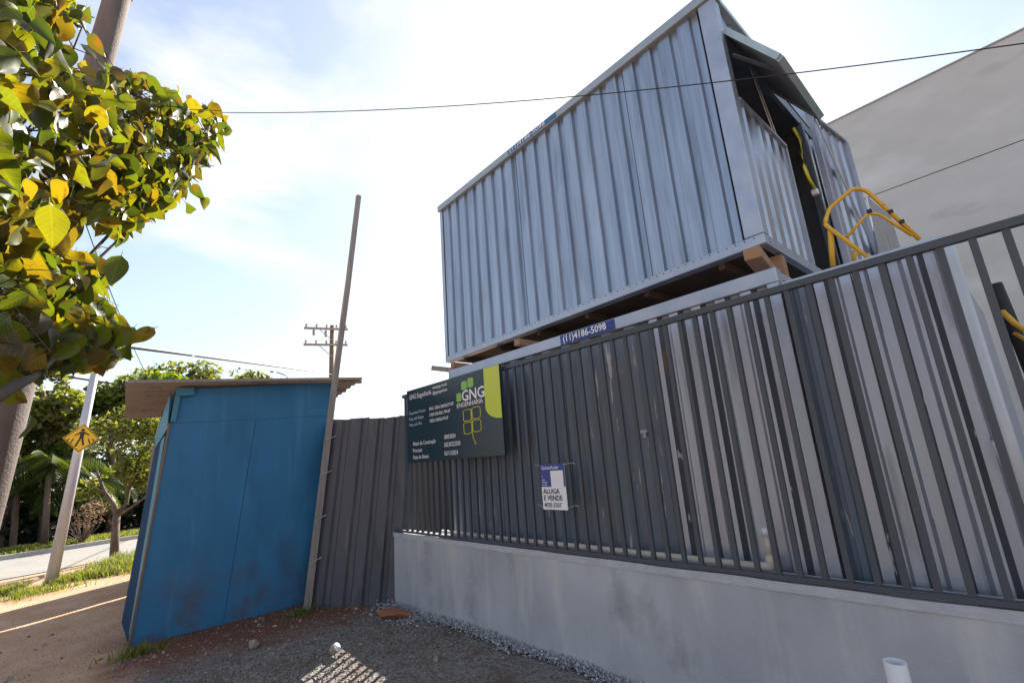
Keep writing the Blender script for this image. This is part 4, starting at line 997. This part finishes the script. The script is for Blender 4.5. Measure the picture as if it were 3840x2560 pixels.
sl = thing('street_lamp', (10.0, 34, 0), 'distant curved street lamp arm just above the blue shed roof', 'street lamp')
MB().tube([(10.3, 34, 0), (10.3, 34, 7.9), (10.0, 34, 8.25), (9.4, 34, 8.42)], [0.08, 0.06, 0.05, 0.045], 8).build('pole', M['lamp'], sl, smooth=True)
MB().lathe([(0.0, 0.08), (0.12, 0.06), (0.18, -0.02), (0.0, -0.06)], (9.15, 34, 8.42), 10).build('lamp_head', M['lamp'], sl)

# cables
def cable(P1, P2, keys, r, lbl, n=40, ext=0.0):
    """plan line P1-P2, heights from key fractions"""
    mb = MB(); pts = []
    ks = sorted(keys)
    for i in range(n + 1):
        s = ks[0][0] + (ks[-1][0] - ks[0][0]) * i / n
        # quadratic through least squares of keys
        z = A0 + A1 * s + A2 * s * s
        pts.append((P1[0] + (P2[0] - P1[0]) * s, P1[1] + (P2[1] - P1[1]) * s, z))
    mb.tube(pts, r, 6)
    return tag(mb.build('overhead_cable', M['wire'], base=pts[0], smooth=True), lbl, 'cable', 'overhead cables')
def quad(keys):
    import numpy as np
    s = np.array([k[0] for k in keys]); z = np.array([k[1] for k in keys])
    return [float(a) for a in np.polyfit(s, z, 2)][::-1]
K1 = [(-0.002, 4.57), (0.231, 4.002), (0.418, 3.538), (0.52, 3.341), (0.613, 3.186), (0.68, 3.082), (0.763, 2.957), (0.809, 2.889), (0.829, 2.862)]
def cable2(P1, P2, keys, r, lbl, s0, s1, n=48, lin=False):
    c = quad(keys); pts = []
    for i in range(n + 1):
        s = s0 + (s1 - s0) * i / n
        pts.append((P1[0] + (P2[0] - P1[0]) * s, P1[1] + (P2[1] - P1[1]) * s, c[0] + c[1] * s + c[2] * s * s))
    return tag(MB().tube(pts, r, 6).build('overhead_cable', M['wire'], base=pts[0], smooth=True), lbl, 'cable', 'overhead cables')
cable2((-0.2, 4.5), (2.8, -1.2), K1, 0.0026, 'thin twisted cable crossing the whole sky in front of the upper container', -0.002, 1.35)
cable2((-0.2, 4.5), (11.6, 30), [(0.009, 2.705), (0.033, 2.827), (0.15, 3.422), (0.5, 5.18), (0.854, 6.952), (1.0, 7.68)], 0.022, 'dark cable running from the far power pole down to the leaves above the shed roof', -0.0, 1.0)
cable2((-0.35, 4.5), (4, 25), [(0.043, 3.91), (0.087, 3.704), (0.23, 3.318), (0.28, 3.22)], 0.005, 'thin cable slanting steeply down below the leaves towards the treetops', 0.0, 0.30)
a_, b2_ = at_y(175, 868, 22), at_y(292, 886, 22)
e_ = (b2_ - a_).normalized()
tag(MB().tube([a_ - e_ * 2, a_, b2_, b2_ + e_ * 2], 0.03, 6).build('overhead_cable', M['wire'], base=a_, smooth=True), 'short stretch of cable behind the crossing sign post above the treetops', 'cable', 'overhead cables')

# ------------------------------------------------------------------ loose things on the ground
def rock(c, r, sq_, mt, name, lbl, cat, seed):
    bm = bmesh.new(); bmesh.ops.create_icosphere(bm, subdivisions=3, radius=1.0)
    for v in bm.verts:
        k = 1 + 0.35 * noise.noise(v.co * 1.3 + Vector((seed, 0, 0))) + 0.1 * noise.noise(v.co * 4 + Vector((seed, 0, 0)))
        v.co = Vector((v.co.x * sq_[0], v.co.y * sq_[1], v.co.z * sq_[2])) * k * r
    me = bpy.data.meshes.new(name); bm.to_mesh(me); bm.free(); me.materials.append(mt)
    o = bpy.data.objects.new(name, me); COL.objects.link(o); o.location = c
    o.rotation_euler = (0, 0, seed)
    return tag(o, lbl, cat)
s1 = at_z(583, 1483); rock(s1 + Vector((0, 0, 0.02)), 0.055, (1.2, 0.8, 0.75), M['stone'], 'stone', 'pale brown stone lying on the gravel in front of the blue shed', 'stone', 1.3)
s2 = at_z(905, 1412); rock(s2 + Vector((0, 0, 0.02)), 0.14, (1.5, 0.8, 0.35), M['brick'], 'brick_rubble', 'reddish broken brick lump at the foot of the wall corner', 'brick', 2.1)
cup = thing('pot', at_z(768, 1503) + Vector((0, 0, 0.045)), 'small round white and brown pot lying among the stripes of sunlight', 'pot')
cc = cup.location
MB().lathe([(0.0, -0.052), (0.034, -0.05), (0.05, -0.02), (0.052, 0.02), (0.046, 0.03)], cc, 16).build('body', M['stone'], cup, smooth=True)
MB().lathe([(0.047, 0.031), (0.05, 0.04), (0.04, 0.055), (0.0, 0.06)], cc, 16).build('lid', M['white_pvc'], cup, smooth=True)
cup.rotation_euler = (0.9, 0.5, 0.4); cup.scale = (0.8, 0.8, 0.8)

# gravel heap along the wall foot and loose chips on the ground
def chips(n, place, r0, r1, mt, name, lbl):
    mb = MB()
    base = [Vector(v) for v in ((1, 0, -0.4), (-0.5, 0.85, -0.4), (-0.5, -0.85, -0.4), (0.1, 0.1, 0.8), (0.6, 0.7, 0.2), (-0.7, 0.1, 0.4))]
    fs_ = [(0, 2, 1), (0, 4, 3), (0, 1, 4), (1, 5, 4), (4, 5, 3), (1, 2, 5), (2, 3, 5), (0, 3, 2)]
    for i in range(n):
        p = place()
        if p is None: continue
        r = random.uniform(r0, r1) * random.choice((0.7, 1, 1, 1.3)); a = random.uniform(0, 6.28); s = Vector((random.uniform(0.7, 1.3), random.uniform(0.7, 1.2), random.uniform(0.5, 1.1)))
        ca, sa = math.cos(a), math.sin(a)
        vs_ = []
        for v in base:
            q = Vector((v.x * s.x, v.y * s.y, v.z * s.z)) * r
            vs_.append(p + Vector((q.x * ca - q.y * sa, q.x * sa + q.y * ca, q.z)))
        mb.add(vs_, fs_)
    return tag(mb.build(name, mt, kind='stuff'), lbl, 'gravel')
def chipmat(name, a, b):
    m = bpy.data.materials.new(name); m.use_nodes = True; t = m.node_tree
    g_ = N(t, 'ShaderNodeNewGeometry'); mx = N(t, 'ShaderNodeMixRGB'); t.links.new(g_.outputs['Random Per Island'], mx.inputs['Fac'])
    mx.inputs['Color1'].default_value = (*a, 1); mx.inputs['Color2'].default_value = (*b, 1)
    t.links.new(mx.outputs[0], t.nodes['Principled BSDF'].inputs['Base Color']); t.nodes['Principled BSDF'].inputs['Roughness'].default_value = 0.9
    return m
M['chip_pale'] = chipmat('pale_gravel', (0.22, 0.22, 0.235), (0.42, 0.41, 0.42))
M['chip_dark'] = chipmat('dark_gravel', (0.065, 0.055, 0.051), (0.30, 0.255, 0.225))
def pl1():
    y = random.uniform(1.2, 5.95); w_ = 0.03 + 0.10 * max(0, noise.noise(Vector((y * 1.5, 0, 0)))+0.15) + (0.10 if y > 5 else 0)
    o = abs(random.gauss(0, w_)); hgt = max(0, 0.07 - o * 0.35) * random.random()
    x = WX - 0.01 - o
    if y > 5.8: x += random.uniform(-0.1, 0.2)
    return Vector((x, y, gheight(x, y) + 0.008 + hgt))
chips(4200, pl1, 0.004, 0.014, M['chip_pale'], 'gravel', 'pale crushed stone spilled along the foot of the wall')
def pl2():
    x = random.uniform(-0.2, 3.0); y = random.uniform(3.9, 6.8)
    if x < 0.45 + 0.35 * noise.noise(Vector((y, 1, 0))) and random.random() < 0.8: return None
    if y > 5.5 + 0.3 * noise.noise(Vector((x, 3, 1))) and random.random() < 0.75: return None
    return Vector((x, y, gheight(x, y) + 0.004))
chips(9000, pl2, 0.005, 0.013, M['chip_dark'], 'gravel', 'dark loose gravel covering the ground in front of the wall')
def pl3():
    x = random.uniform(-1.2, 3.0); y = random.uniform(3.9, 8.5)
    if x > 0.4 and y > 6.7: return None
    return Vector((x, y, gheight(x, y) + 0.006))
chips(170, pl3, 0.016, 0.034, chipmat('mixed_stones', (0.12, 0.085, 0.065), (0.36, 0.30, 0.26)), 'gravel', 'scattered larger stones on the dirt and gravel')
def tuft(c, n, r, h, lbl):
    mb = MB()
    for i in range(n):
        a = random.uniform(0, 6.28); q = abs(random.gauss(0, r))
        blade(mb, Vector((c.x + q * math.cos(a) * 1.6, c.y + q * math.sin(a), -0.02)), random.uniform(0.4, 1) * h, 0.012, random.uniform(0.02, 0.12), random.uniform(0, 6.28))
    return tag(mb.build('weed_tuft', M['grass'], base=c, kind='stuff'), lbl, 'weed')
tuft(at_z(312, 1500), 180, 0.08, 0.13, 'green weed tuft at the left foot of the blue shed')
tuft(at_z(692, 1408), 160, 0.09, 0.09, 'low green weeds at the foot of the leaning timber')

# ------------------------------------------------------------------ background trees
def leafcloud(mb, blobs, n, s0, s1, droop=0.3):
    tot = sum(b[1] * b[1] for b in blobs)
    for c, r in blobs:
        k = int(n * r * r / tot)
        for i in range(k):
            d = Vector((random.gauss(0, 1), random.gauss(0, 1), random.gauss(0, 1))).normalized() * r * (random.random() ** 0.4)
            d.z *= 0.75
            p = Vector(c) + d
            if noise.noise(p * 1.1 + Vector((7, 3, 1))) < -0.15: continue
            s = random.uniform(s0, s1)
            u = Vector((random.gauss(0, 1), random.gauss(0, 1), random.gauss(0, 0.6))).normalized()
            v = u.cross(Vector((random.gauss(0, 1), random.gauss(0, 1), random.gauss(0, 1)))).normalized()
            mb.add([p - u * s * 0.5, p + v * s * 0.28 + u * 0.1 * s, p + u * s * 0.5, p - v * s * 0.28 + u * 0.1 * s], [(0, 1, 2, 3)])
def tree(base, trunk, limbs, blobs, n, s0, s1, lm, lbl, bark='bark', grp=None):
    t = thing('tree', base, lbl, 'tree', grp)
    mb = MB(); mb.tube([p for p, r in trunk], [r for p, r in trunk], 9)
    mb.build('trunk', M[bark], t, smooth=True)
    for l in limbs:
        MB().tube([p for p, r in l], [r for p, r in l], 7).build('limb', M[bark], t, smooth=True)
    cb = MB(); leafcloud(cb, blobs, n, s0, s1); cb.build('crown', M[lm], t)
    return t
def Y(px, py, y): return at_y(px, py, y)
y = 15.1
t0 = Vector((0.875, y, -0.05))
tree(t0, [(t0, 0.10), (Y(264, 1230, y), 0.08), (Y(268, 1180, y), 0.075)],
     [[(Y(268, 1182, y), 0.07), (Y(262, 1160, y), 0.055), (Y(240, 1130, y + .1), 0.04), (Y(222, 1080, y + .2), 0.025)],
      [(Y(268, 1182, y), 0.065), (Y(290, 1155, y), 0.045), (Y(297, 1120, y), 0.04), (Y(310, 1060, y), 0.02)],
      [(Y(268, 1185, y), 0.05), (Y(300, 1165, y - .1), 0.03), (Y(335, 1140, y - .2), 0.018)],
      [(Y(240, 1130, y), 0.03), (Y(205, 1120, y), 0.018)],
      [(Y(266, 1210, y), 0.03), (Y(250, 1195, y - .2), 0.02)]],
     [(Y(215, 985, y), 0.42), (Y(255, 1010, y), 0.6), (Y(310, 1000, y), 0.62), (Y(335, 1060, y), 0.5), (Y(265, 1070, y - .3), 0.5), (Y(225, 1090, y), 0.40), (Y(200, 1130, y), 0.26), (Y(300, 960, y + .4), 0.5), (Y(345, 980, y), 0.5), (Y(240, 1100, y - .3), 0.34), (Y(305, 1085, y - .3), 0.42), (Y(335, 1110, y - .2), 0.3)],
     8500, 0.07, 0.14, 'leaf_olive', 'young forked tree with a light olive crown beside the road')
y = 24.0
def gtree(px, ptop, pbot, y, blobs, n, lm, lbl, s0=0.16, s1=0.30, grp='trees across the road'):
    b = Y(px, pbot, y); b.z = 0.05
    top = Y(px, ptop, y)
    tree(b, [(b, 0.13), (b.lerp(top, 0.5) + Vector((0.1, 0, 0)), 0.10), (top, 0.05)],
         [[(b.lerp(top, 0.5) + Vector((0.1, 0, 0)), 0.1), (Y(blobs[0][0], blobs[0][1], y), 0.03)], [(b.lerp(top, 0.6), 0.1), (Y(blobs[-1][0], blobs[-1][1], y), 0.03)]],
         [(Y(a, c, y + random.uniform(-.6, .6)), r) for a, c, r in blobs], n, s0, s1, lm, lbl, grp=grp)
gtree(250, 900, 1230, 23, [(215, 925, 0.8), (265, 910, 1.0), (315, 905, 1.1), (345, 950, 1.0), (230, 960, 0.9), (290, 965, 1.0), (370, 900, 1.2)], 7000, 'leaf_tree', 'dense green tree behind the young tree, its top above the shed roof overhang')
gtree(100, 900, 1230, 22, [(90, 905, 0.7), (130, 930, 0.8), (80, 960, 0.8), (150, 985, 0.8), (110, 870, 0.6), (60, 1010, 0.7), (170, 950, 0.7)], 5200, 'leaf_olive', 'airy pale green tree seen between the concrete pole and the crossing sign')
gtree(400, 860, 1240, 32, [(350, 880, 1.3), (400, 872, 1.4), (450, 872, 1.5), (500, 876, 1.4), (555, 880, 1.2), (590, 876, 0.9), (430, 885, 1.5)], 5200, 'leaf_olive', 'row of treetops just showing above the blue shed roof', 0.2, 0.36)
gtree(0, 1000, 1240, 22, [(10, 1020, 0.9), (-40, 980, 1.0), (40, 1060, 0.8), (90, 1060, 0.8), (140, 1050, 0.7), (-60, 1060, 1.0)], 5200, 'leaf_tree', 'leafy green tree low beside the concrete pole at the left edge')
# palms with drooping fronds
def palm(px, py_crown, py_base, y, n, lf, lbl):
    c = Y(px, py_crown, y); b = Y(px - 8, py_base, y); b.z = 0.05
    t = thing('palm_tree', b, lbl, 'tree', 'palms across the road')
    MB().tube([b, b.lerp(c, 0.5), c], [0.09, 0.08, 0.07], 9).build('trunk', M['bark'], t, smooth=True)
    for k in range(n):
        az = 2 * math.pi * k / n + random.uniform(-.2, .2); el = random.uniform(-0.1, 1.1); ln = lf * random.uniform(0.8, 1.1)
        pts = []; p = c.copy(); d = Vector((math.cos(az) * math.cos(el), math.sin(az) * math.cos(el), math.sin(el)))
        for j in range(9):
            pts.append(p.copy()); p += d * ln / 8; d.z -= 0.24; d.normalize()
        f = MB(); f.tube(pts, [0.025 - 0.0025 * j for j in range(9)], 4)
        for j in range(1, 9):
            for q in range(3):
                pp0 = pts[j - 1].lerp(pts[j], q / 3); tt = (pts[j] - pts[j - 1]).normalized(); sd = tt.cross(Vector((0, 0, 1))).normalized()
                for s in (-1, 1):
                    w = 0.55 * math.sin(math.pi * (j + q / 3 - 0.5) / 9.2) + 0.12
                    tip = pp0 + sd * s * w * 0.75 + tt * w * 0.35 + Vector((0, 0, -w * 0.65))
                    e = tt * 0.02
                    f.add([pp0 - e, pp0 + e, pp0.lerp(tip, 0.5) + e * 1.6 + Vector((0, 0, 0.03)), tip], [(0, 1, 2, 3)])
        f.build('frond', M['frond'], t)
palm(112, 1085, 1240, 20.5, 15, 1.7, 'palm with drooping fronds left of the crossing sign post')
palm(40, 1120, 1240, 21.5, 13, 1.6, 'shorter palm with drooping fronds beside the concrete pole')
palm(205, 1110, 1240, 21.5, 13, 1.5, 'dark palm half hidden behind the crossing sign post')
# shrubs
sb = thing('dry_shrub', Y(190, 1240, 19.9), 'dry reddish shrub on the verge between the sign post and the young tree', 'shrub')
b = Y(190, 1240, 19.9); b.z = 0.1; sb.location = b
tw = MB()
for k in range(26):
    e = b + Vector((random.gauss(0, 0.32), random.gauss(0, 0.25), random.uniform(0.4, 1.15)))
    tw.tube([b, b.lerp(e, 0.5) + Vector((random.gauss(0, .06), 0, 0)), e], [0.015, 0.01, 0.005], 4)
tw.build('stems', M['bark_dark'], sb)
lf = MB(); leafcloud(lf, [(b + Vector((0, 0, 0.7)), 0.5), (b + Vector((0.2, 0, 0.95)), 0.35)], 420, 0.05, 0.10); lf.build('foliage', M['dry'], sb)
# dark wood behind everything, reads as one mass
wd = MB()
bl = []
for i in range(60):
    x = -7 + i * 0.26
    bl.append((Vector((x, 27 + random.uniform(-1.2, 1.6) + 0.35 * x, random.uniform(0.6, 3.6))), random.uniform(0.9, 1.5)))
for i in range(46):
    x = -5 + i * 0.2
    bl.append((Vector((x, 23.6 + random.uniform(-0.4, 0.6) + 0.40 * x, random.uniform(0.3, 1.5))), random.uniform(0.6, 0.9)))
for i in range(24):
    x = -8 + i * 0.7
    bl.append((Vector((x, 29 + 0.35 * x, 1.5)), 1.8))
for i in range(60):
    x = -4 + i * 0.125
    bl.append((Vector((x, 22.9 + random.uniform(-0.3, 0.4) + 0.40 * x, random.uniform(0.3, 1.7))), random.uniform(0.5, 0.75)))
leafcloud(wd, bl, 60000, 0.14, 0.34)
tag(wd.build('undergrowth', M['leaf_dark'], kind='stuff'), 'dark undergrowth filling the wood across the road', 'undergrowth')
for px, w_ in ((100, 0.10), (0, 0.09), (60, 0.07), (322, 0.12)):
    b = Y(px, 1236, 24.5); b.z = 0.05
    o = MB().tube([b, b + Vector((0.12, 0, 1.2)), b + Vector((0.2, 0, 2.8))], [w_ * 1.3, w_, w_ * 0.8], 8)
    lbl = {100: 'pale slanting trunk in the dark undergrowth left of the sign post', 0: 'dark trunk in the undergrowth at the left edge', 60: 'thin trunk in the undergrowth beside the concrete pole', 322: 'dark trunk at the edge of the wood next to the blue shed'}[px]
    tt = thing('tree', b, lbl, 'tree', 'trunks in the undergrowth')
    o.build('trunk', M['wood_grey'] if px == 100 else M['bark_dark'], tt, smooth=True)
    lf = MB(); leafcloud(lf, [(b + Vector((0.2, 0, 3.0)), 0.7), (b + Vector((-0.1, 0.2, 2.7)), 0.5)], 260, 0.16, 0.28); lf.build('crown', M['leaf_dark'], tt)

# ------------------------------------------------------------------ near tree with large leaves
nt = thing('leafy_tree', (-1.5, 1.9, 0), 'near tree with large yellowing green leaves filling the upper left corner', 'tree')
def leaf_mesh(seed, nseg=8):
    rnd = random.Random(seed); mb = MB()
    fold = rnd.uniform(0.10, 0.45); curl = rnd.uniform(0.1, 0.9); wd_ = rnd.uniform(0.28, 0.40)
    rows_ = []
    for i in range(nseg + 1):
        t = i / nseg
        w = wd_ * (math.sin(math.pi * min(1, t ** 0.75)) ** 0.8) * (1 - 0.15 * t) if 0 < t < 1 else 0.004
        zc = -curl * t * t * 0.5
        wv = 0.035 * math.sin(t * 10 + seed * 1.7)
        rows_.append([(Vector((-w, t, zc - 0.0 + fold * w + wv)), Vector((-w * 0.5, t, zc + fold * w * 0.35)), Vector((0, t, zc)), Vector((w * 0.5, t, zc + fold * w * 0.35)), Vector((w, t, zc + fold * w - wv)))])
    for r in rows_: mb.v += list(r[0])
    for i in range(nseg):
        for k in range(4):
            mb.f.append([i * 5 + k, i * 5 + k + 1, (i + 1) * 5 + k + 1, (i + 1) * 5 + k]); mb.mi.append(0)
    o = len(mb.v)
    mb.add([(-0.010, 0.02, 0), (0.010, 0.02, 0), (0.007, -0.16, 0.02), (-0.007, -0.16, 0.02)], [(0, 1, 2, 3)])
    return mb
LEAVES = [leaf_mesh(s) for s in range(6)]
leaf_data = []
for k, lmsh in enumerate(LEAVES):
    me = bpy.data.meshes.new('leaf'); me.from_pydata([tuple(v) for v in lmsh.v], [], lmsh.f); me.materials.append(M['leaf_near'])
    me.polygons.foreach_set('use_smooth', [True] * len(me.polygons)); me.update(); leaf_data.append(me)
def inside(p, poly):
    x, y_ = p; c = False; j = len(poly) - 1
    for i in range(len(poly)):
        xi, yi = poly[i]; xj, yj = poly[j]
        if (yi > y_) != (yj > y_) and x < (xj - xi) * (y_ - yi) / (yj - yi) + xi: c = not c
        j = i
    return c
P_main = [(-170, -120), (100, -80), (180, 10), (205, 75), (190, 40), (90, 100), (225, 150), (320, 180), (400, 215), (480, 232), (524, 282), (505, 345), (470, 390), (430, 430), (400, 455), (340, 500), (275, 530), (215, 490), (185, 520), (140, 575), (0, 590), (-170, 590)]
P_low = [(-170, 500), (130, 545), (210, 590), (262, 640), (200, 690), (280, 735), (292, 800), (270, 835), (200, 850), (130, 840), (60, 850), (-20, 880), (-170, 880)]
rl = random.Random(21)
spots = []
def sample(poly, n):
    x0 = min(p[0] for p in poly); x1 = max(p[0] for p in poly); y0 = min(p[1] for p in poly); y1 = max(p[1] for p in poly)
    k = 0
    while k < n:
        p = (rl.uniform(x0, x1), rl.uniform(y0, y1))
        if not inside(p, poly): continue
        if noise.noise(Vector((p[0] / 48, p[1] / 48, 5))) < (-0.17 if p[0] < 200 else -0.24) and not (p[0] > 170 and p[1] > 300): continue
        if rl.random() > 0.38 + 0.62 * max(0, min(1, p[0] / 330)): continue
        d = 2.15 + 1.9 * max(0, min(1.1, p[0] / 500)) + rl.uniform(-0.35, 0.45)
        spots.append((at_d(p[0], p[1], d), d, p)); k += 1
sample(P_main, 1120); sample(P_low, 560)
sample([(175, 380), (340, 360), (440, 400), (410, 455), (340, 505), (275, 540), (210, 510)], 190)
sample([(190, 250), (400, 240), (500, 300), (440, 380), (300, 400), (180, 400)], 90)
for p in ((452, 440), (428, 475), (470, 462)):
    spots.append((at_d(p[0], p[1], 3.0), 3.0, p))
for p in ((40, 110), (205, 300), (240, 370), (120, 520), (75, 830), (30, 690), (195, 640), (265, 620)):
    spots.append((at_d(p[0], p[1], 2.0), 2.0, p))
def leaf_matrix(c, d):
    az = rl.uniform(0, 6.28); tip = Vector((math.cos(az), math.sin(az), rl.uniform(-2.3, -0.1))).normalized()
    nr = Vector((rl.gauss(0, 0.7), rl.gauss(0, 0.7), rl.uniform(0.1, 1.0))); nr = (nr - tip * nr.dot(tip)).normalized()
    sd = tip.cross(nr)
    s = rl.choice((rl.uniform(0.06, 0.105), rl.uniform(0.09, 0.135)))
    m_ = Matrix((sd, tip, nr)).transposed() @ Matrix.Diagonal((s, s, s))
    m_ = m_.to_4x4(); m_.translation = c - tip * s * 0.5
    return m_
# limbs
S0 = Vector((-1.5, 1.9, 0))
fork = at_d(-170, 1010, 2.5)
limb_targets = [((60, 40), 2.3), ((190, 60), 2.6), ((300, 215), 3.2), ((500, 290), 3.9), ((440, 400), 3.5), ((250, 450), 3.0), ((150, 620), 2.5), ((255, 640), 2.8), ((275, 780), 2.9), ((80, 800), 2.2), ((60, 300), 2.2), ((-80, 200), 2.0), ((-60, 640), 1.9)]
limb_pts = []
MB().tube([S0, S0.lerp(fork, 0.5) + Vector((-0.03, 0.02, 0)), fork], [0.07, 0.06, 0.05], 10).build('trunk', M['bark'], nt, smooth=True)
for (p, d) in limb_targets:
    e = at_d(p[0], p[1], d + 0.35)
    mid1 = fork.lerp(e, 0.35) + Vector((0, 0, 0.10 if e.z > fork.z + 0.5 else -0.03)); mid2 = fork.lerp(e, 0.7) + Vector((rl.uniform(-.05, .05), rl.uniform(-.05, .05), 0.06))
    pts = []
    for i in range(13):
        t = i / 12
        pts.append(((1 - t) ** 3) * fork + 3 * t * (1 - t) ** 2 * mid1 + 3 * t * t * (1 - t) * mid2 + t ** 3 * e)
    limb_pts += pts[3:]
    MB().tube(pts, [0.010 - 0.0006 * i for i in range(13)], 7).build('branch', M['bark_dark'], nt, smooth=True)
MB().tube([at_d(-60, 945, 1.8), at_d(0, 905, 1.9), at_d(45, 880, 2.0), at_d(75, 868, 2.15), at_d(130, 820, 2.4)], [0.022, 0.018, 0.015, 0.012, 0.006], 8).build('branch', M['bark'], nt, smooth=True)
for q_ in limb_pts[::2]:
    for _ in range(2):
        c_ = q_ + Vector((rl.gauss(0, .07), rl.gauss(0, .07) - 0.05, rl.gauss(0, .07)))
        dd_ = (c_ - Vector((0, 0, H))).length
        if dd_ > 1.9: spots.append((c_, dd_, (0, 0)))
spots.sort(key=lambda s: s[1] + 0.35 * rl.random())
tw = MB(); ms = MB()
for i, (c, d, p) in enumerate(spots):
    m_ = leaf_matrix(c, d); k = rl.randrange(6)
    if i < 300:
        o = bpy.data.objects.new('leaf', leaf_data[k]); COL.objects.link(o); o.parent = nt
        m2 = m_.copy(); m2.translation -= nt.location
        o.matrix_local = m2
    else:
        ms.add([m_ @ v for v in LEAVES[k].v], LEAVES[k].f)
    st = m_ @ Vector((0, -0.16, 0.02))
    if i % 3 == 0:
        q = min(limb_pts, key=lambda a: (a - st).length_squared)
        if (q - st).length < 0.40:
            tw.tube([st, st.lerp(q, 0.5) + Vector((0, 0, 0.02)), q], [0.001, 0.002, 0.003], 4, cap=False)
ms.build('foliage', M['leaf_mid'], nt, smooth=True, kind='stuff')
tw.build('twigs', M['bark_dark'], nt, kind='stuff')
